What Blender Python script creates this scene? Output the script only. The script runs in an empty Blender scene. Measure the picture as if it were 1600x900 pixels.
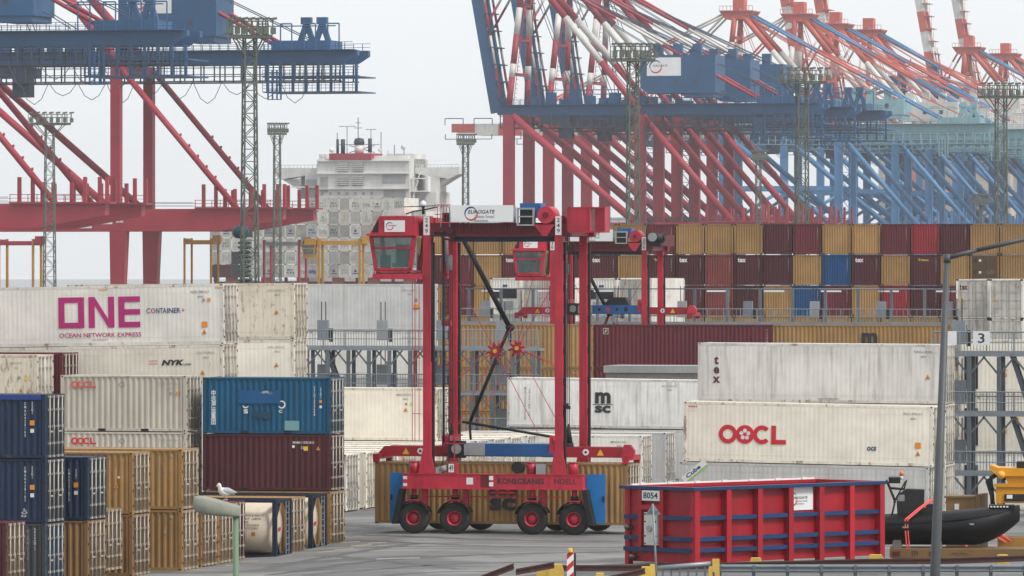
import bpy, math, random
from mathutils import Vector, Matrix, Euler
random.seed(7)
pi = math.pi
R = math.radians
scene = bpy.context.scene
col = scene.collection

# ------------------------------------------------------------------ camera
F, CX, HY, H = 10300.0, 800.0, 410.0, 12.66     # focal length (photo px), centre, horizon row, eye height
TH = R(14.4)                                    # the yard's grid is turned this much from the line of sight
CT, ST = math.cos(TH), math.sin(TH)
cam_data = bpy.data.cameras.new('camera')
cam = bpy.data.objects.new('camera', cam_data)
col.objects.link(cam)
cam.location = (0, 0, H)
cam.rotation_euler = (R(90), 0, 0)
cam_data.sensor_width = 36.0
cam_data.lens = F * 36.0 / 1600.0
cam_data.shift_y = -(450.0 - HY) / 1600.0
cam_data.clip_start = 1.0
cam_data.clip_end = 9000.0
scene.camera = cam

# ------------------------------------------------------------------ sky, sun, exposure
SUN_AZ, SUN_EL = R(125), R(48)                  # clockwise from the line of sight: from the right, behind the camera
world = bpy.data.worlds.new('World')
scene.world = world
world.use_nodes = True
wn, wl = world.node_tree.nodes, world.node_tree.links
wn.clear()
w_out = wn.new('ShaderNodeOutputWorld')
w_bg = wn.new('ShaderNodeBackground')
w_bg.inputs['Strength'].default_value = 0.1
w_sky = wn.new('ShaderNodeTexSky')
w_sky.sky_type = 'NISHITA'
w_sky.sun_disc = False
w_sky.sun_elevation = SUN_EL
w_sky.sun_rotation = SUN_AZ
w_mix = wn.new('ShaderNodeMixRGB')
w_mix.inputs['Fac'].default_value = 0.93        # an even overcast layer hides most of the blue
w_mix.inputs['Color2'].default_value = (4.85, 4.98, 5.12, 1)
wl.new(w_sky.outputs['Color'], w_mix.inputs['Color1'])
wl.new(w_mix.outputs['Color'], w_bg.inputs['Color'])
wl.new(w_bg.outputs['Background'], w_out.inputs['Surface'])
sun_data = bpy.data.lights.new('sun', 'SUN')
sun_data.energy = 1.5
sun_data.angle = R(16)
sun_data.color = (1.0, 0.96, 0.9)
sun = bpy.data.objects.new('sun', sun_data)
col.objects.link(sun)
sd = Vector((math.sin(SUN_AZ) * math.cos(SUN_EL), math.cos(SUN_AZ) * math.cos(SUN_EL), math.sin(SUN_EL)))
sun.rotation_euler = (-sd).to_track_quat('-Z', 'Y').to_euler()
vs = scene.view_settings
vs.view_transform = 'Standard'
vs.look = 'None'
vs.exposure = 1.02
vs.gamma = 1.0
vs.use_curve_mapping = False
scene.render.engine = 'CYCLES'
scene.cycles.use_denoising = True
scene.cycles.max_bounces = 6
scene.cycles.volume_bounces = 2
scene.cycles.transparent_max_bounces = 8

# ------------------------------------------------------------------ helpers
def at(px, py, s):
    return Vector(((px - CX) / s, F / s, H - (py - HY) / s))

def gz(X, Y):
    """height of the yard surface: falls to the left block, rises to the foreground on the right"""
    def sm(t):
        t = max(0.0, min(1.0, t)); return t * t * (3 - 2 * t)
    left = sm((-4.0 - X) / 9.0) * sm((360.0 - Y) / 70.0)
    right = sm((X + 1.5) / 6.0) * sm((278.0 - Y) / 32.0)
    return -0.45 * left + 1.35 * right

MATS = {}
def mat(name, rgb, rough=0.55, metal=0.0, dirt=0.18, rust=0.0, streak=0.25, fade=0.12, bump=0.0, rustcol=(0.20, 0.075, 0.03), dirtcol=None, scale=1.0, spec=0.35):
    if name in MATS: return MATS[name]
    m = bpy.data.materials.new(name); m.use_nodes = True
    n, l = m.node_tree.nodes, m.node_tree.links
    b = n['Principled BSDF']
    b.inputs['Roughness'].default_value = rough
    b.inputs['Metallic'].default_value = metal
    b.inputs['Specular IOR Level'].default_value = spec
    tc = n.new('ShaderNodeTexCoord'); oi = n.new('ShaderNodeObjectInfo')
    off = n.new('ShaderNodeVectorMath'); off.operation = 'MULTIPLY_ADD'
    off.inputs[1].default_value = (37.0, 53.0, 29.0)
    cmb = n.new('ShaderNodeCombineXYZ')
    for i in range(3): l.new(oi.outputs['Random'], cmb.inputs[i])
    l.new(cmb.outputs[0], off.inputs[0]); l.new(tc.outputs['Object'], off.inputs[2])
    cur = None
    # broad fading of the paint
    n1 = n.new('ShaderNodeTexNoise'); n1.inputs['Scale'].default_value = 0.55 * scale; n1.inputs['Detail'].default_value = 3
    l.new(off.outputs[0], n1.inputs['Vector'])
    mr = n.new('ShaderNodeMapRange'); mr.inputs[1].default_value = 0.3; mr.inputs[2].default_value = 0.7
    mr.inputs[3].default_value = 1 - fade; mr.inputs[4].default_value = 1 + fade
    l.new(n1.outputs['Fac'], mr.inputs[0])
    rv = n.new('ShaderNodeMapRange'); rv.inputs[3].default_value = 1 - fade*1.1; rv.inputs[4].default_value = 1 + fade*0.8
    l.new(oi.outputs['Random'], rv.inputs[0])
    ml = n.new('ShaderNodeMath'); ml.operation = 'MULTIPLY'; l.new(mr.outputs[0], ml.inputs[0]); l.new(rv.outputs[0], ml.inputs[1])
    hv = n.new('ShaderNodeVectorMath'); hv.operation = 'SCALE'; hv.inputs[0].default_value = rgb
    l.new(ml.outputs[0], hv.inputs['Scale'])
    cur = hv.outputs[0]
    if dirtcol is None: dirtcol = tuple(c * 0.35 + 0.02 for c in rgb)
    def over(cur, colr, fac_socket):
        mx = n.new('ShaderNodeMixRGB'); mx.inputs['Color2'].default_value = (*colr, 1)
        l.new(fac_socket, mx.inputs['Fac']); l.new(cur, mx.inputs['Color1'])
        return mx.outputs[0]
    def band(vec_scale, detail, lo, hi, amount, rough_=0.6):
        mp = n.new('ShaderNodeVectorMath'); mp.operation = 'MULTIPLY'; mp.inputs[1].default_value = vec_scale
        l.new(off.outputs[0], mp.inputs[0])
        nz = n.new('ShaderNodeTexNoise'); nz.inputs['Scale'].default_value = 1.0; nz.inputs['Detail'].default_value = detail
        nz.inputs['Roughness'].default_value = rough_
        l.new(mp.outputs[0], nz.inputs['Vector'])
        r = n.new('ShaderNodeMapRange'); r.inputs[1].default_value = lo; r.inputs[2].default_value = hi
        r.inputs[3].default_value = 0.0; r.inputs[4].default_value = amount; r.clamp = True
        l.new(nz.outputs['Fac'], r.inputs[0])
        return r.outputs[0]
    if streak > 0:
        cur = over(cur, dirtcol, band((4.5 * scale, 4.5 * scale, 0.32 * scale), 4, 0.50, 0.72, streak))
    if dirt > 0:
        cur = over(cur, dirtcol, band((1.6 * scale, 1.6 * scale, 1.6 * scale), 6, 0.48, 0.75, dirt, 0.7))
    if rust > 0:
        cur = over(cur, rustcol, band((2.6 * scale, 2.6 * scale, 0.9 * scale), 8, 0.66 - 0.22 * rust, 0.72 - 0.16 * rust, min(1, 0.55 + rust * 0.4), 0.75))
        cur = over(cur, rustcol, band((9 * scale, 9 * scale, 0.7 * scale), 3, 0.62, 0.78, rust * 0.7))
    l.new(cur, b.inputs['Base Color'])
    if bump > 0:
        nb = n.new('ShaderNodeTexNoise'); nb.inputs['Scale'].default_value = 14 * scale; nb.inputs['Detail'].default_value = 4
        l.new(off.outputs[0], nb.inputs['Vector'])
        bm = n.new('ShaderNodeBump'); bm.inputs['Strength'].default_value = bump; bm.inputs['Distance'].default_value = 0.03
        l.new(nb.outputs['Fac'], bm.inputs['Height']); l.new(bm.outputs[0], b.inputs['Normal'])
    MATS[name] = m
    return m

def plain(name, rgb, rough=0.5, metal=0.0, spec=0.4):
    return mat(name, rgb, rough, metal, dirt=0.08, streak=0.0, fade=0.05, spec=spec)

class MB:
    def __init__(self):
        self.v, self.f, self.m, self.s = [], [], [], []
    def quad(self, idx, m=0, smooth=False):
        self.f.append(tuple(idx)); self.m.append(m); self.s.append(smooth)
    def box(self, x0, x1, y0, y1, z0, z1, m=0):
        if x0 > x1: x0, x1 = x1, x0
        if y0 > y1: y0, y1 = y1, y0
        if z0 > z1: z0, z1 = z1, z0
        b = len(self.v)
        self.v += [(x0,y0,z0),(x1,y0,z0),(x1,y1,z0),(x0,y1,z0),(x0,y0,z1),(x1,y0,z1),(x1,y1,z1),(x0,y1,z1)]
        for q in ((3,2,1,0),(4,5,6,7),(0,1,5,4),(1,2,6,5),(2,3,7,6),(3,0,4,7)):
            self.quad([b+i for i in q], m)
        return self
    def bar(self, p, q, w, h=None, m=0, up=(0,0,1), w2=None, h2=None):
        """rectangular bar from p to q, w across, h along 'up'"""
        p, q = Vector(p), Vector(q); h = w if h is None else h
        w2 = w if w2 is None else w2; h2 = h if h2 is None else h2
        d = (q - p).normalized(); u = Vector(up)
        if abs(d.dot(u)) > 0.98: u = Vector((0,1,0))
        a = d.cross(u).normalized(); u = a.cross(d).normalized()
        b = len(self.v)
        for c, ww, hh in ((p, w, h), (q, w2, h2)):
            for sa, su in ((-1,-1),(1,-1),(1,1),(-1,1)):
                self.v.append(tuple(c + a*(sa*ww/2) + u*(su*hh/2)))
        for k in ((0,1,2,3),(7,6,5,4),(0,4,5,1),(1,5,6,2),(2,6,7,3),(3,7,4,0)):
            self.quad([b+i for i in k], m)
        return self
    def tube(self, p, q, r, n=6, m=0, r2=None, caps=True):
        p, q = Vector(p), Vector(q); r2 = r if r2 is None else r2
        d = (q - p).normalized(); u = Vector((0,0,1)) if abs(d.z) < 0.9 else Vector((0,1,0))
        a = d.cross(u).normalized(); u = a.cross(d)
        b = len(self.v)
        for c, rr in ((p, r), (q, r2)):
            for i in range(n):
                t = 2*pi*i/n
                self.v.append(tuple(c + a*(rr*math.cos(t)) + u*(rr*math.sin(t))))
        for i in range(n):
            j = (i+1) % n
            self.quad((b+i, b+j, b+n+j, b+n+i), m, n > 5)
        if caps:
            self.quad([b+i for i in reversed(range(n))], m); self.quad([b+n+i for i in range(n)], m)
        return self
    def path(self, pts, r, n=6, m=0):
        for a, b in zip(pts[:-1], pts[1:]): self.tube(a, b, r, n, m)
        return self
    def prism(self, poly, f, a, b, m=0):
        """2-D outline (counter-clockwise) swept from a to b; f(u, v, t) gives the point"""
        n = len(poly); k = len(self.v)
        for t in (a, b):
            for u, v in poly: self.v.append(tuple(f(u, v, t)))
        self.quad([k+i for i in range(n)], m); self.quad([k+n+i for i in reversed(range(n))], m)
        for i in range(n):
            j = (i+1) % n
            self.quad((k+j, k+i, k+n+i, k+n+j), m)
        return self
    def lathe(self, prof, o, axis='y', n=24, m=0, smooth=True):
        """profile of (radius, along) turned about an axis through o"""
        o = Vector(o); k = len(self.v)
        for r, t in prof:
            for i in range(n):
                c, s = r*math.cos(2*pi*i/n), r*math.sin(2*pi*i/n)
                self.v.append(tuple(o + Vector({'y': (c, t, s), 'x': (t, c, s), 'z': (c, s, t)}[axis])))
        for j in range(len(prof)-1):
            for i in range(n):
                i2 = (i+1) % n
                self.quad((k+j*n+i, k+j*n+i2, k+(j+1)*n+i2, k+(j+1)*n+i), m, smooth)
        return self
    def mesh(self, name):
        me = bpy.data.meshes.new(name)
        me.from_pydata(self.v, [], self.f)
        me.polygons.foreach_set('material_index', self.m)
        me.polygons.foreach_set('use_smooth', self.s)
        me.update()
        return me
    def build(self, name, mats, parent=None):
        return obj(name, self.mesh(name), mats, parent)

def obj(name, me, mats, parent=None, loc=None, rot=None, label=None):
    """one mesh object; materials sit on the object, so alike pieces can share their mesh"""
    if not isinstance(mats, (list, tuple)): mats = [mats]
    while len(me.materials) < len(mats): me.materials.append(None)
    o = bpy.data.objects.new(name, me); col.objects.link(o)
    for i, mm in enumerate(mats):
        o.material_slots[i].link = 'OBJECT'; o.material_slots[i].material = mm
    if parent: o.parent = parent
    if loc is not None: o.location = loc
    if rot is not None: o.rotation_euler = rot
    if label: o['label'] = label
    return o

def tag(o, label, cat, group=None):
    o['label'] = label; o['category'] = cat
    if group: o['group'] = group
    return o

def thing(name, label, cat, loc=(0,0,0), rot=(0,0,0), group=None):
    o = bpy.data.objects.new(name, None); col.objects.link(o)
    o.empty_display_size = 0.3
    o.location = loc; o.rotation_euler = rot
    return tag(o, label, cat, group)

def struct(o):
    o['kind'] = 'structure'; return o

# ------------------------------------------------------------------ lettering
_text_cache = {}
def glyphs(body, bold=0.0, spacing=1.0, line=1.0):
    key = (body, bold, spacing, line)
    if key not in _text_cache:
        cu = bpy.data.curves.new('lettering', 'FONT')
        cu.body = body; cu.offset = bold; cu.space_character = spacing; cu.space_line = line
        cu.align_x = 'CENTER' if '\n' in body else 'LEFT'
        cu.resolution_u = 3
        o = bpy.data.objects.new('lettering_source', cu)
        me = bpy.data.meshes.new_from_object(o)
        vs_ = [(v.co.x, v.co.y) for v in me.vertices]
        fs_ = [tuple(p.vertices) for p in me.polygons]
        bpy.data.objects.remove(o); bpy.data.curves.remove(cu); bpy.data.meshes.remove(me)
        x0 = min(v[0] for v in vs_); x1 = max(v[0] for v in vs_); y0 = min(v[1] for v in vs_); y1 = max(v[1] for v in vs_)
        _text_cache[key] = ([((a-x0)/(x1-x0), (b-y0)/(y1-y0)) for a, b in vs_], fs_)
    return _text_cache[key]

def side_map(y):           # a sheet that faces the viewer (local -y)
    return lambda a, b: (a, y, b)
def end_map(x):            # a sheet on the right-hand end (local +x)
    return lambda a, b: (x, a, b)

def lettering(parent, body, a0, a1, b0, b1, m, fmap, bold=0.0, shear=0.0, spacing=1.0, line=1.0, name='lettering', label=None):
    vs_, fs_ = glyphs(body, bold, spacing, line)
    mb = MB()
    for u, v in vs_:
        mb.v.append(fmap(a0 + (u + shear*v*(b1-b0)/(a1-a0)) * (a1-a0), b0 + v * (b1-b0)))
    for f in fs_: mb.quad(f)
    o = mb.build(name, m, parent)
    if label: o['label'] = label
    return o

def patch(mb, fmap, pts, m=0):
    k = len(mb.v)
    for a, b in pts: mb.v.append(fmap(a, b))
    mb.quad([k+i for i in range(len(pts))], m)

def arc(mb, fmap, ca, cb, r0, r1, t0, t1, m=0, n=18, taper=0.0):
    k = len(mb.v)
    for i in range(n+1):
        w = i / n; t = t0 + (t1-t0)*w
        e = (1 - taper*abs(2*w-1)**2)
        mid, half = (r0+r1)/2, (r1-r0)/2*e
        for r in (mid-half, mid+half):
            mb.v.append(fmap(ca + r*math.cos(t), cb + r*math.sin(t)))
    for i in range(n):
        mb.quad((k+2*i, k+2*i+1, k+2*i+3, k+2*i+2), m)

def worn_text(parent, a0, a1, b0, b1, m, fmap, n=9):
    """lettering too small and worn to read: short uneven strokes"""
    mb = MB(); p = (a1-a0)/n
    for i in range(n):
        x = a0+i*p; k = (i*7+n) % 4
        patch(mb, fmap, ((x, b0), (x+p*0.28, b0), (x+p*0.28, b1), (x, b1)))
        if k != 1: patch(mb, fmap, ((x+p*0.28, b0 if k == 2 else b1-(b1-b0)*0.3), (x+p*0.7, b0 if k == 2 else b1-(b1-b0)*0.3), (x+p*0.7, b0+(b1-b0)*0.3 if k == 2 else b1), (x+p*0.28, b0+(b1-b0)*0.3 if k == 2 else b1)))
    return mb.build('lettering', m, parent)

def stacked(s):
    return '\n'.join(s)
# ------------------------------------------------------------------ shared materials
DARK = plain('dark_steel', (0.010, 0.0105, 0.012), 0.6)
BLACK = plain('black_rubber', (0.008, 0.008, 0.009), 0.7)
TYRE = mat('tyre_rubber', (0.017, 0.0175, 0.0185), 0.85, dirt=0.4, streak=0, dirtcol=(0.09, 0.085, 0.08))
SRED = mat('carrier_red', (0.47, 0.024, 0.050), 0.42, dirt=0.34, streak=0.42, rust=0.07, fade=0.16, dirtcol=(0.10, 0.012, 0.016))
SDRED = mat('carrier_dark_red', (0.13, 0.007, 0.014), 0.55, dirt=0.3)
SBLUE = mat('carrier_blue', (0.012, 0.10, 0.29), 0.4, dirt=0.2, streak=0.15)
PLBLUE = mat('guard_plate_blue', (0.008, 0.17, 0.46), 0.4, dirt=0.1, streak=0.12, rust=0.16, rustcol=(0.22, 0.10, 0.05))
GREY = mat('machine_grey', (0.30, 0.31, 0.32), 0.5, dirt=0.3)
GALV = mat('galvanised_steel', (0.235, 0.265, 0.29), 0.45, 0.35, dirt=0.25, streak=0.2)
GALVD = mat('weathered_galvanised_steel', (0.13, 0.15, 0.17), 0.5, 0.3, dirt=0.3, streak=0.2)
ROD = mat('lock_rod_steel', (0.46, 0.43, 0.37), 0.5, 0.1, dirt=0.6, streak=0.3, rust=0.3, scale=2.0)
WHITE = plain('white_sheet', (0.74, 0.75, 0.75), 0.45)
PWHITE = plain('white_print', (0.70, 0.70, 0.68), 0.5)
PBLACK = plain('black_print', (0.02, 0.022, 0.026), 0.5)
PGREY = plain('grey_print', (0.16, 0.16, 0.16), 0.6)
PFADE = mat('worn_print', (0.30, 0.29, 0.27), 0.6, dirt=0.5, streak=0.3, dirtcol=(0.55, 0.53, 0.48))
PORANGE = plain('orange_sticker', (0.72, 0.27, 0.02), 0.5)
PYELLOW = plain('yellow_print', (0.72, 0.47, 0.03), 0.5)
PRED = plain('red_print', (0.58, 0.018, 0.03), 0.5)
PMAG = plain('magenta_print', (0.42, 0.012, 0.155), 0.5)
PNAVY = plain('navy_print', (0.02, 0.05, 0.20), 0.5)
PMAROON = plain('maroon_print', (0.10, 0.012, 0.025), 0.5)
PGREEN = plain('green_print', (0.18, 0.5, 0.03), 0.5)
GLASS = bpy.data.materials.new('cab_glass'); GLASS.use_nodes = True
_b = GLASS.node_tree.nodes['Principled BSDF']
_b.inputs['Base Color'].default_value = (0.05, 0.12, 0.12, 1); _b.inputs['Roughness'].default_value = 0.05
_b.inputs['Specular IOR Level'].default_value = 0.6; _b.inputs['Alpha'].default_value = 0.55

def eurogate_sign(parent, a0, a1, b0, b1, fmap_at, base=None, name='company_sign', lines=True, board=True):
    """white board with the two-tone swoosh ring and the slanted company name"""
    w, h = a1-a0, b1-b0
    if board:
        mb = MB(); f0, f1 = fmap_at(0.0), fmap_at(0.03)
        k = len(mb.v)
        for f in (f0, f1):
            for a, b in ((a0,b0),(a1,b0),(a1,b1),(a0,b1)): mb.v.append(f(a, b))
        for q in ((3,2,1,0),(4,5,6,7),(0,1,5,4),(1,2,6,5),(2,3,7,6),(3,0,4,7)): mb.quad([k+i for i in q])
        bo = mb.build(name, WHITE, parent)
    else: bo = parent
    f = fmap_at(0.036)
    r = min(h*0.42, w*0.19)
    ca, cb = a0 + w*0.33 if w/h > 2.6 else a0 + w*0.26, b0 + h*0.5
    if w/h < 1.6: ca, cb, r = a0 + w*0.10, b0+h*0.48, h*0.30
    m1 = MB(); arc(m1, f, ca, cb, r*0.78, r*1.02, R(35), R(205), taper=0.75)
    m2 = MB(); arc(m2, f, ca, cb, r*0.78, r*1.02, R(200), R(380), taper=0.75)
    e1 = m1.build('swoosh', PNAVY, bo if board else parent); e2 = m2.build('swoosh', PRED, bo if board else parent)
    f2 = fmap_at(0.040)
    tw = min(w*0.42, (a1-ca)*0.62)
    th = tw*0.14
    if w/h < 1.6: tw, th = w*0.72, h*0.11
    ta = ca - r*0.45 if w/h >= 1.6 else a0 + w*0.02
    p = bo if board else parent
    lettering(p, 'EUROGATE', ta, ta+tw, cb, cb+th, PBLACK, f2, 0.012, 0.25)
    if lines:
        lettering(p, 'Container Terminal', ta+r*0.9, ta+r*0.9+tw*0.75, cb-th*1.15, cb-th*0.35, PGREY, f2, 0, 0.2)
        lettering(p, 'Bremerhaven', ta+r*0.9, ta+r*0.9+tw*0.52, cb-th*2.2, cb-th*1.4, PGREY, f2, 0, 0.2)
    return bo

# ------------------------------------------------------------------ shipping containers
W = 2.438
PAINT = {}
def paint(kind):
    if kind in PAINT: return PAINT[kind]
    table = {   # colour, streak, rust on panels, rust on frame
        'yellow':  ((0.345, 0.198, 0.072), 0.26, 0.07, 0.40),
        'ochre':   ((0.27, 0.15, 0.06), 0.28, 0.10, 0.45),
        'navy':    ((0.010, 0.026, 0.062), 0.15, 0.02, 0.22),
        'cosco':   ((0.001, 0.080, 0.165), 0.28, 0.05, 0.30),
        'maroon':  ((0.075, 0.013, 0.018), 0.15, 0.02, 0.18),
        'wine':    ((0.125, 0.017, 0.025), 0.18, 0.02, 0.18),
        'red':     ((0.24, 0.017, 0.024), 0.18, 0.04, 0.2),
        'brick':   ((0.19, 0.043, 0.036), 0.2, 0.04, 0.2),
        'blue':    ((0.006, 0.055, 0.16), 0.2, 0.03, 0.2),
        'slate':   ((0.055, 0.06, 0.066), 0.35, 0.15, 0.3),
        'beige':   ((0.52, 0.475, 0.40), 0.28, 0.03, 0.40),
        'white':   ((0.80, 0.77, 0.70), 0.13, 0.03, 0.50),
        'cream':   ((0.81, 0.755, 0.64), 0.11, 0.05, 0.55),
        'rusty':   ((0.74, 0.66, 0.53), 0.22, 0.52, 0.65),
        'grime':   ((0.72, 0.705, 0.67), 0.52, 0.03, 0.50),
        'grey':    ((0.56, 0.555, 0.535), 0.30, 0.02, 0.20),
        'tankskin':((0.62, 0.52, 0.40), 0.16, 0.00, 0.1),
    }
    c, st, ru, fr = table[kind]
    light = sum(c) > 0.9
    dc = (0.23, 0.20, 0.165) if light else None
    a = mat('paint_' + kind, c, 0.52, dirt=0.14 if light else 0.22, streak=st, rust=ru, fade=0.10 if light else 0.15, dirtcol=dc, bump=0.12)
    b = mat('frame_' + kind, tuple(x*0.92 for x in c), 0.58, dirt=0.28, streak=0.3, rust=fr, fade=0.12, dirtcol=dc)
    d = mat('door_' + kind, tuple(x*(0.62 if light else 0.5) for x in c), 0.6, dirt=0.5, streak=0.55, rust=fr*0.7, fade=0.2, dirtcol=dc)
    PAINT[kind] = (a, b, d)
    return PAINT[kind]

def corrugated(mb, fmap, a0, a1, b0, b1, pitch, depth, m=0):
    """folded sheet: flats and webs; fmap(a, b, d), d = distance behind the outer face"""
    n = max(1, round((a1-a0)/pitch)); p = (a1-a0)/n
    xs = []
    for i in range(n):
        x = a0 + i*p
        xs += [(x, depth), (x+p*0.26, depth), (x+p*0.5, 0.0), (x+p*0.76, 0.0)]
    xs.append((a1, depth))
    k = len(mb.v)
    for x, d in xs:
        mb.v.append(fmap(x, b0, d)); mb.v.append(fmap(x, b1, d))
    for i in range(len(xs)-1):
        mb.quad((k+2*i, k+2*i+2, k+2*i+3, k+2*i+1), m)

_cm = {}
def container_meshes(L, Hc, reefer):
    key = (L, Hc, reefer)
    if key in _cm: return _cm[key]
    d = {}
    f = MB()
    po, tr, br = 0.15, (0.12 if reefer else 0.085), (0.17 if reefer else 0.15)
    for x0, x1 in ((-L, -L+po), (-po, 0)):
        for y0, y1 in ((0, po), (W-po, W)):
            f.box(x0, x1, y0, y1, 0.118, Hc-0.118)
    for y0, y1 in ((0.012, 0.10), (W-0.10, W-0.012)):
        f.box(-L+0.178, -0.178, y0, y1, Hc-tr-0.01, Hc-0.01)
        f.box(-L+0.178, -0.178, y0, y1, 0.03, br)
    for x0, x1 in ((-L+0.01, -L+0.12), (-0.12, -0.01)):
        f.box(x0, x1, 0.165, W-0.165, Hc-0.12, Hc-0.012)
        f.box(x0, x1, 0.165, W-0.165, 0.03, 0.15)
    for x0, x1 in ((-L-0.004, -L+0.174), (-0.174, 0.004)):
        for y0, y1 in ((-0.004, 0.158), (W-0.158, W+0.004)):
            for z0, z1 in ((0, 0.118), (Hc-0.118, Hc)):
                f.box(x0, x1, y0, y1, z0, z1)
                f.box((x0+x1)/2-0.04, (x0+x1)/2+0.04, -0.006, 0.01, z0+0.03, z1-0.03, 1)
    if L < 7 and not reefer:
        for xc in (-L/2-1.03, -L/2+1.03):
            f.box(xc-0.18, xc+0.18, 0.006, 0.05, 0.033, 0.145, 1)
    d['frame'] = f.mesh('container_frame')
    s = MB()
    if reefer:
        corrugated(s, lambda a, b, dd: (a, 0.018+dd, b), -L+po, -po, br, Hc-tr-0.01, 0.23, 0.005)
        s.box(-L+po, -po, 0.013, 0.02, br+0.22, br+0.25)
        s.box(-L+po, -po, 0.013, 0.02, Hc-tr-0.30, Hc-tr-0.285)
    else:
        corrugated(s, lambda a, b, dd: (a, 0.022+dd, b), -L+po, -po, br, Hc-tr-0.01, 0.276, 0.05)
    d['side'] = s.mesh('side_panel')
    b = MB(); b.box(-L+po, -po, W-0.06, W-0.03, br, Hc-tr-0.01)
    d['back'] = b.mesh('side_panel')
    r = MB()
    if reefer: r.box(-L+0.12, -0.12, 0.1, W-0.1, Hc-0.06, Hc-0.02)
    else: corrugated(r, lambda a, y, dd: (a, y, Hc-0.02-dd), -L+0.12, -0.12, 0.06, W-0.06, 0.276, 0.025)
    d['roof'] = r.mesh('roof')
    e = MB(); e.box(-L+0.02, -L+0.06, po, W-po, 0.15, Hc-0.12)
    d['front'] = e.mesh('end_panel')
    for side in (0, 1):
        y0, y1 = (po+0.004, W/2-0.006) if side == 0 else (W/2+0.006, W-po-0.004)
        dm = MB(); z0, z1 = 0.155, Hc-0.125
        dm.box(-0.07, -0.03, y0, y1, z0, z1)
        if not reefer:
            for k in range(4):                         # pressed ribs of the leaf
                zz = z0+0.12+k*(z1-z0-0.24)/4
                dm.box(-0.03, -0.012, y0+0.06, y1-0.06, zz+0.05, zz+(z1-z0-0.24)/4-0.05)
        for k in range(4):                             # hinges
            zz = z0+0.2+k*(z1-z0-0.4)/3
            ya = y0-0.09 if side == 0 else y1+0.01
            dm.box(-0.03, 0.02, ya, ya+0.08, zz-0.05, zz+0.05, 1)
        d['door%d' % side] = dm.mesh('door')
        d['doorspan%d' % side] = (y0, y1)
    for side in (0, 1):
        y0, y1 = d['doorspan%d' % side]
        for k, t in enumerate((0.26, 0.74)):
            rm = MB(); y = y0+(y1-y0)*t
            rm.tube((0.045, y, 0.06), (0.045, y, Hc-0.05), 0.032, 6)
            for zz in (0.1, 0.62, Hc*0.5, Hc-0.62, Hc-0.1): rm.box(-0.012, 0.075, y-0.075, y+0.075, zz-0.045, zz+0.045)
            rm.box(0.07, 0.09, y-0.02, y+0.3 if k == 0 else y+0.02, 1.06+0.12*k, 1.12+0.12*k)
            d['rod%d%d' % (side, k)] = rm.mesh('lock_rod')
    _cm[key] = d
    return d

def container(name, label, colour, px, s, z, L=6.058, Hc=2.591, reefer=False, tilt=0.0, doors=True, rz=None, group=None, door_colour=None, cat='container', loc=None):
    """px, s: photo column and scale of the right-hand front edge; the box runs left from there"""
    if loc is None: loc = Vector(((px-CX)/s, F/s, z))
    t = thing(name, label, cat, loc, (0, tilt, -TH if rz is None else rz), group)
    dm = container_meshes(L, Hc, reefer)
    p, fr, do = paint(colour)
    if door_colour: do = paint(door_colour)[2]
    obj('frame', dm['frame'], [fr, DARK], t)
    obj('side_panel', dm['side'], p, t)
    obj('side_panel', dm['back'], p, t)
    obj('roof', dm['roof'], fr, t)
    obj('end_panel', dm['front'], p, t)
    for sd_ in (0, 1):
        dd = obj('door', dm['door%d' % sd_], [do, DARK], t)
        if doors:
            for k in (0, 1): obj('lock_rod', dm['rod%d%d' % (sd_, k)], ROD, dd)
    return t

def yard(px, s, dx, dy=0.0):
    """scale and column after moving dx along the rows and dy into the depth from (px, s)"""
    X, Y = (px-CX)/s + dx*CT + dy*ST, F/s - dx*ST + dy*CT
    return CX + X*F/Y, F/Y

SY = -0.004
def sticker(t, a, b, w, kind='warn', y=-0.005):
    mb = MB(); f = side_map(y)
    if kind == 'warn':
        patch(mb, f, ((a-w/2, b), (a+w/2, b), (a, b+w*0.9)))
        o = mb.build('warning_triangle', PORANGE, t)
        mi = MB(); patch(mi, side_map(y-0.003), ((a-w*0.24, b+w*0.13), (a+w*0.24, b+w*0.13), (a, b+w*0.58))); mi.build('triangle_centre', PGREY, o)
    else:
        patch(mb, f, ((a-w/2, b), (a+w/2, b), (a+w/2, b+w), (a-w/2, b+w)))
        mb.build('sticker', {'orange': PORANGE, 'yellow': PYELLOW, 'grey': PFADE, 'white': PWHITE}[kind], t)

def codes(t, L, Hc, m, text='OOLU 861432 2', sub='45R1', right=0.55, w=1.5, h=0.14, y=SY):
    lettering(t, text, -right-w, -right, Hc-0.42, Hc-0.42+h, m, side_map(y), 0.008, name='marking')
    lettering(t, sub, -right-w*0.62, -right-w*0.3, Hc-0.66, Hc-0.66+h, m, side_map(y), 0.008, name='marking')

def vcode(t, a, z1, h, m, text='MSCU1042785', y=SY, w=0.085):
    lettering(t, stacked(text), a-w/2, a+w/2, z1-h, z1, m, side_map(y), 0.012, line=0.9, name='marking')

def msc_logo(t, a, b, w, m, y=SY):
    f = side_map(y)
    lettering(t, 'm', a-w*0.42, a+w*0.42, b+w*0.02, b+w*0.62, m, f, 0.045, label='large dark letter m of the logo')
    mb = MB(); patch(mb, f, ((a-w*0.54, b-w*0.01), (a+w*0.54, b-w*0.01), (a+w*0.54, b-w*0.045), (a-w*0.54, b-w*0.045)))
    mb.build('logo_bar', m, t)
    lettering(t, 'sc', a-w*0.42, a+w*0.42, b-w*0.46, b-w*0.08, m, f, 0.04, label='dark letters s and c of the logo')

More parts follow.
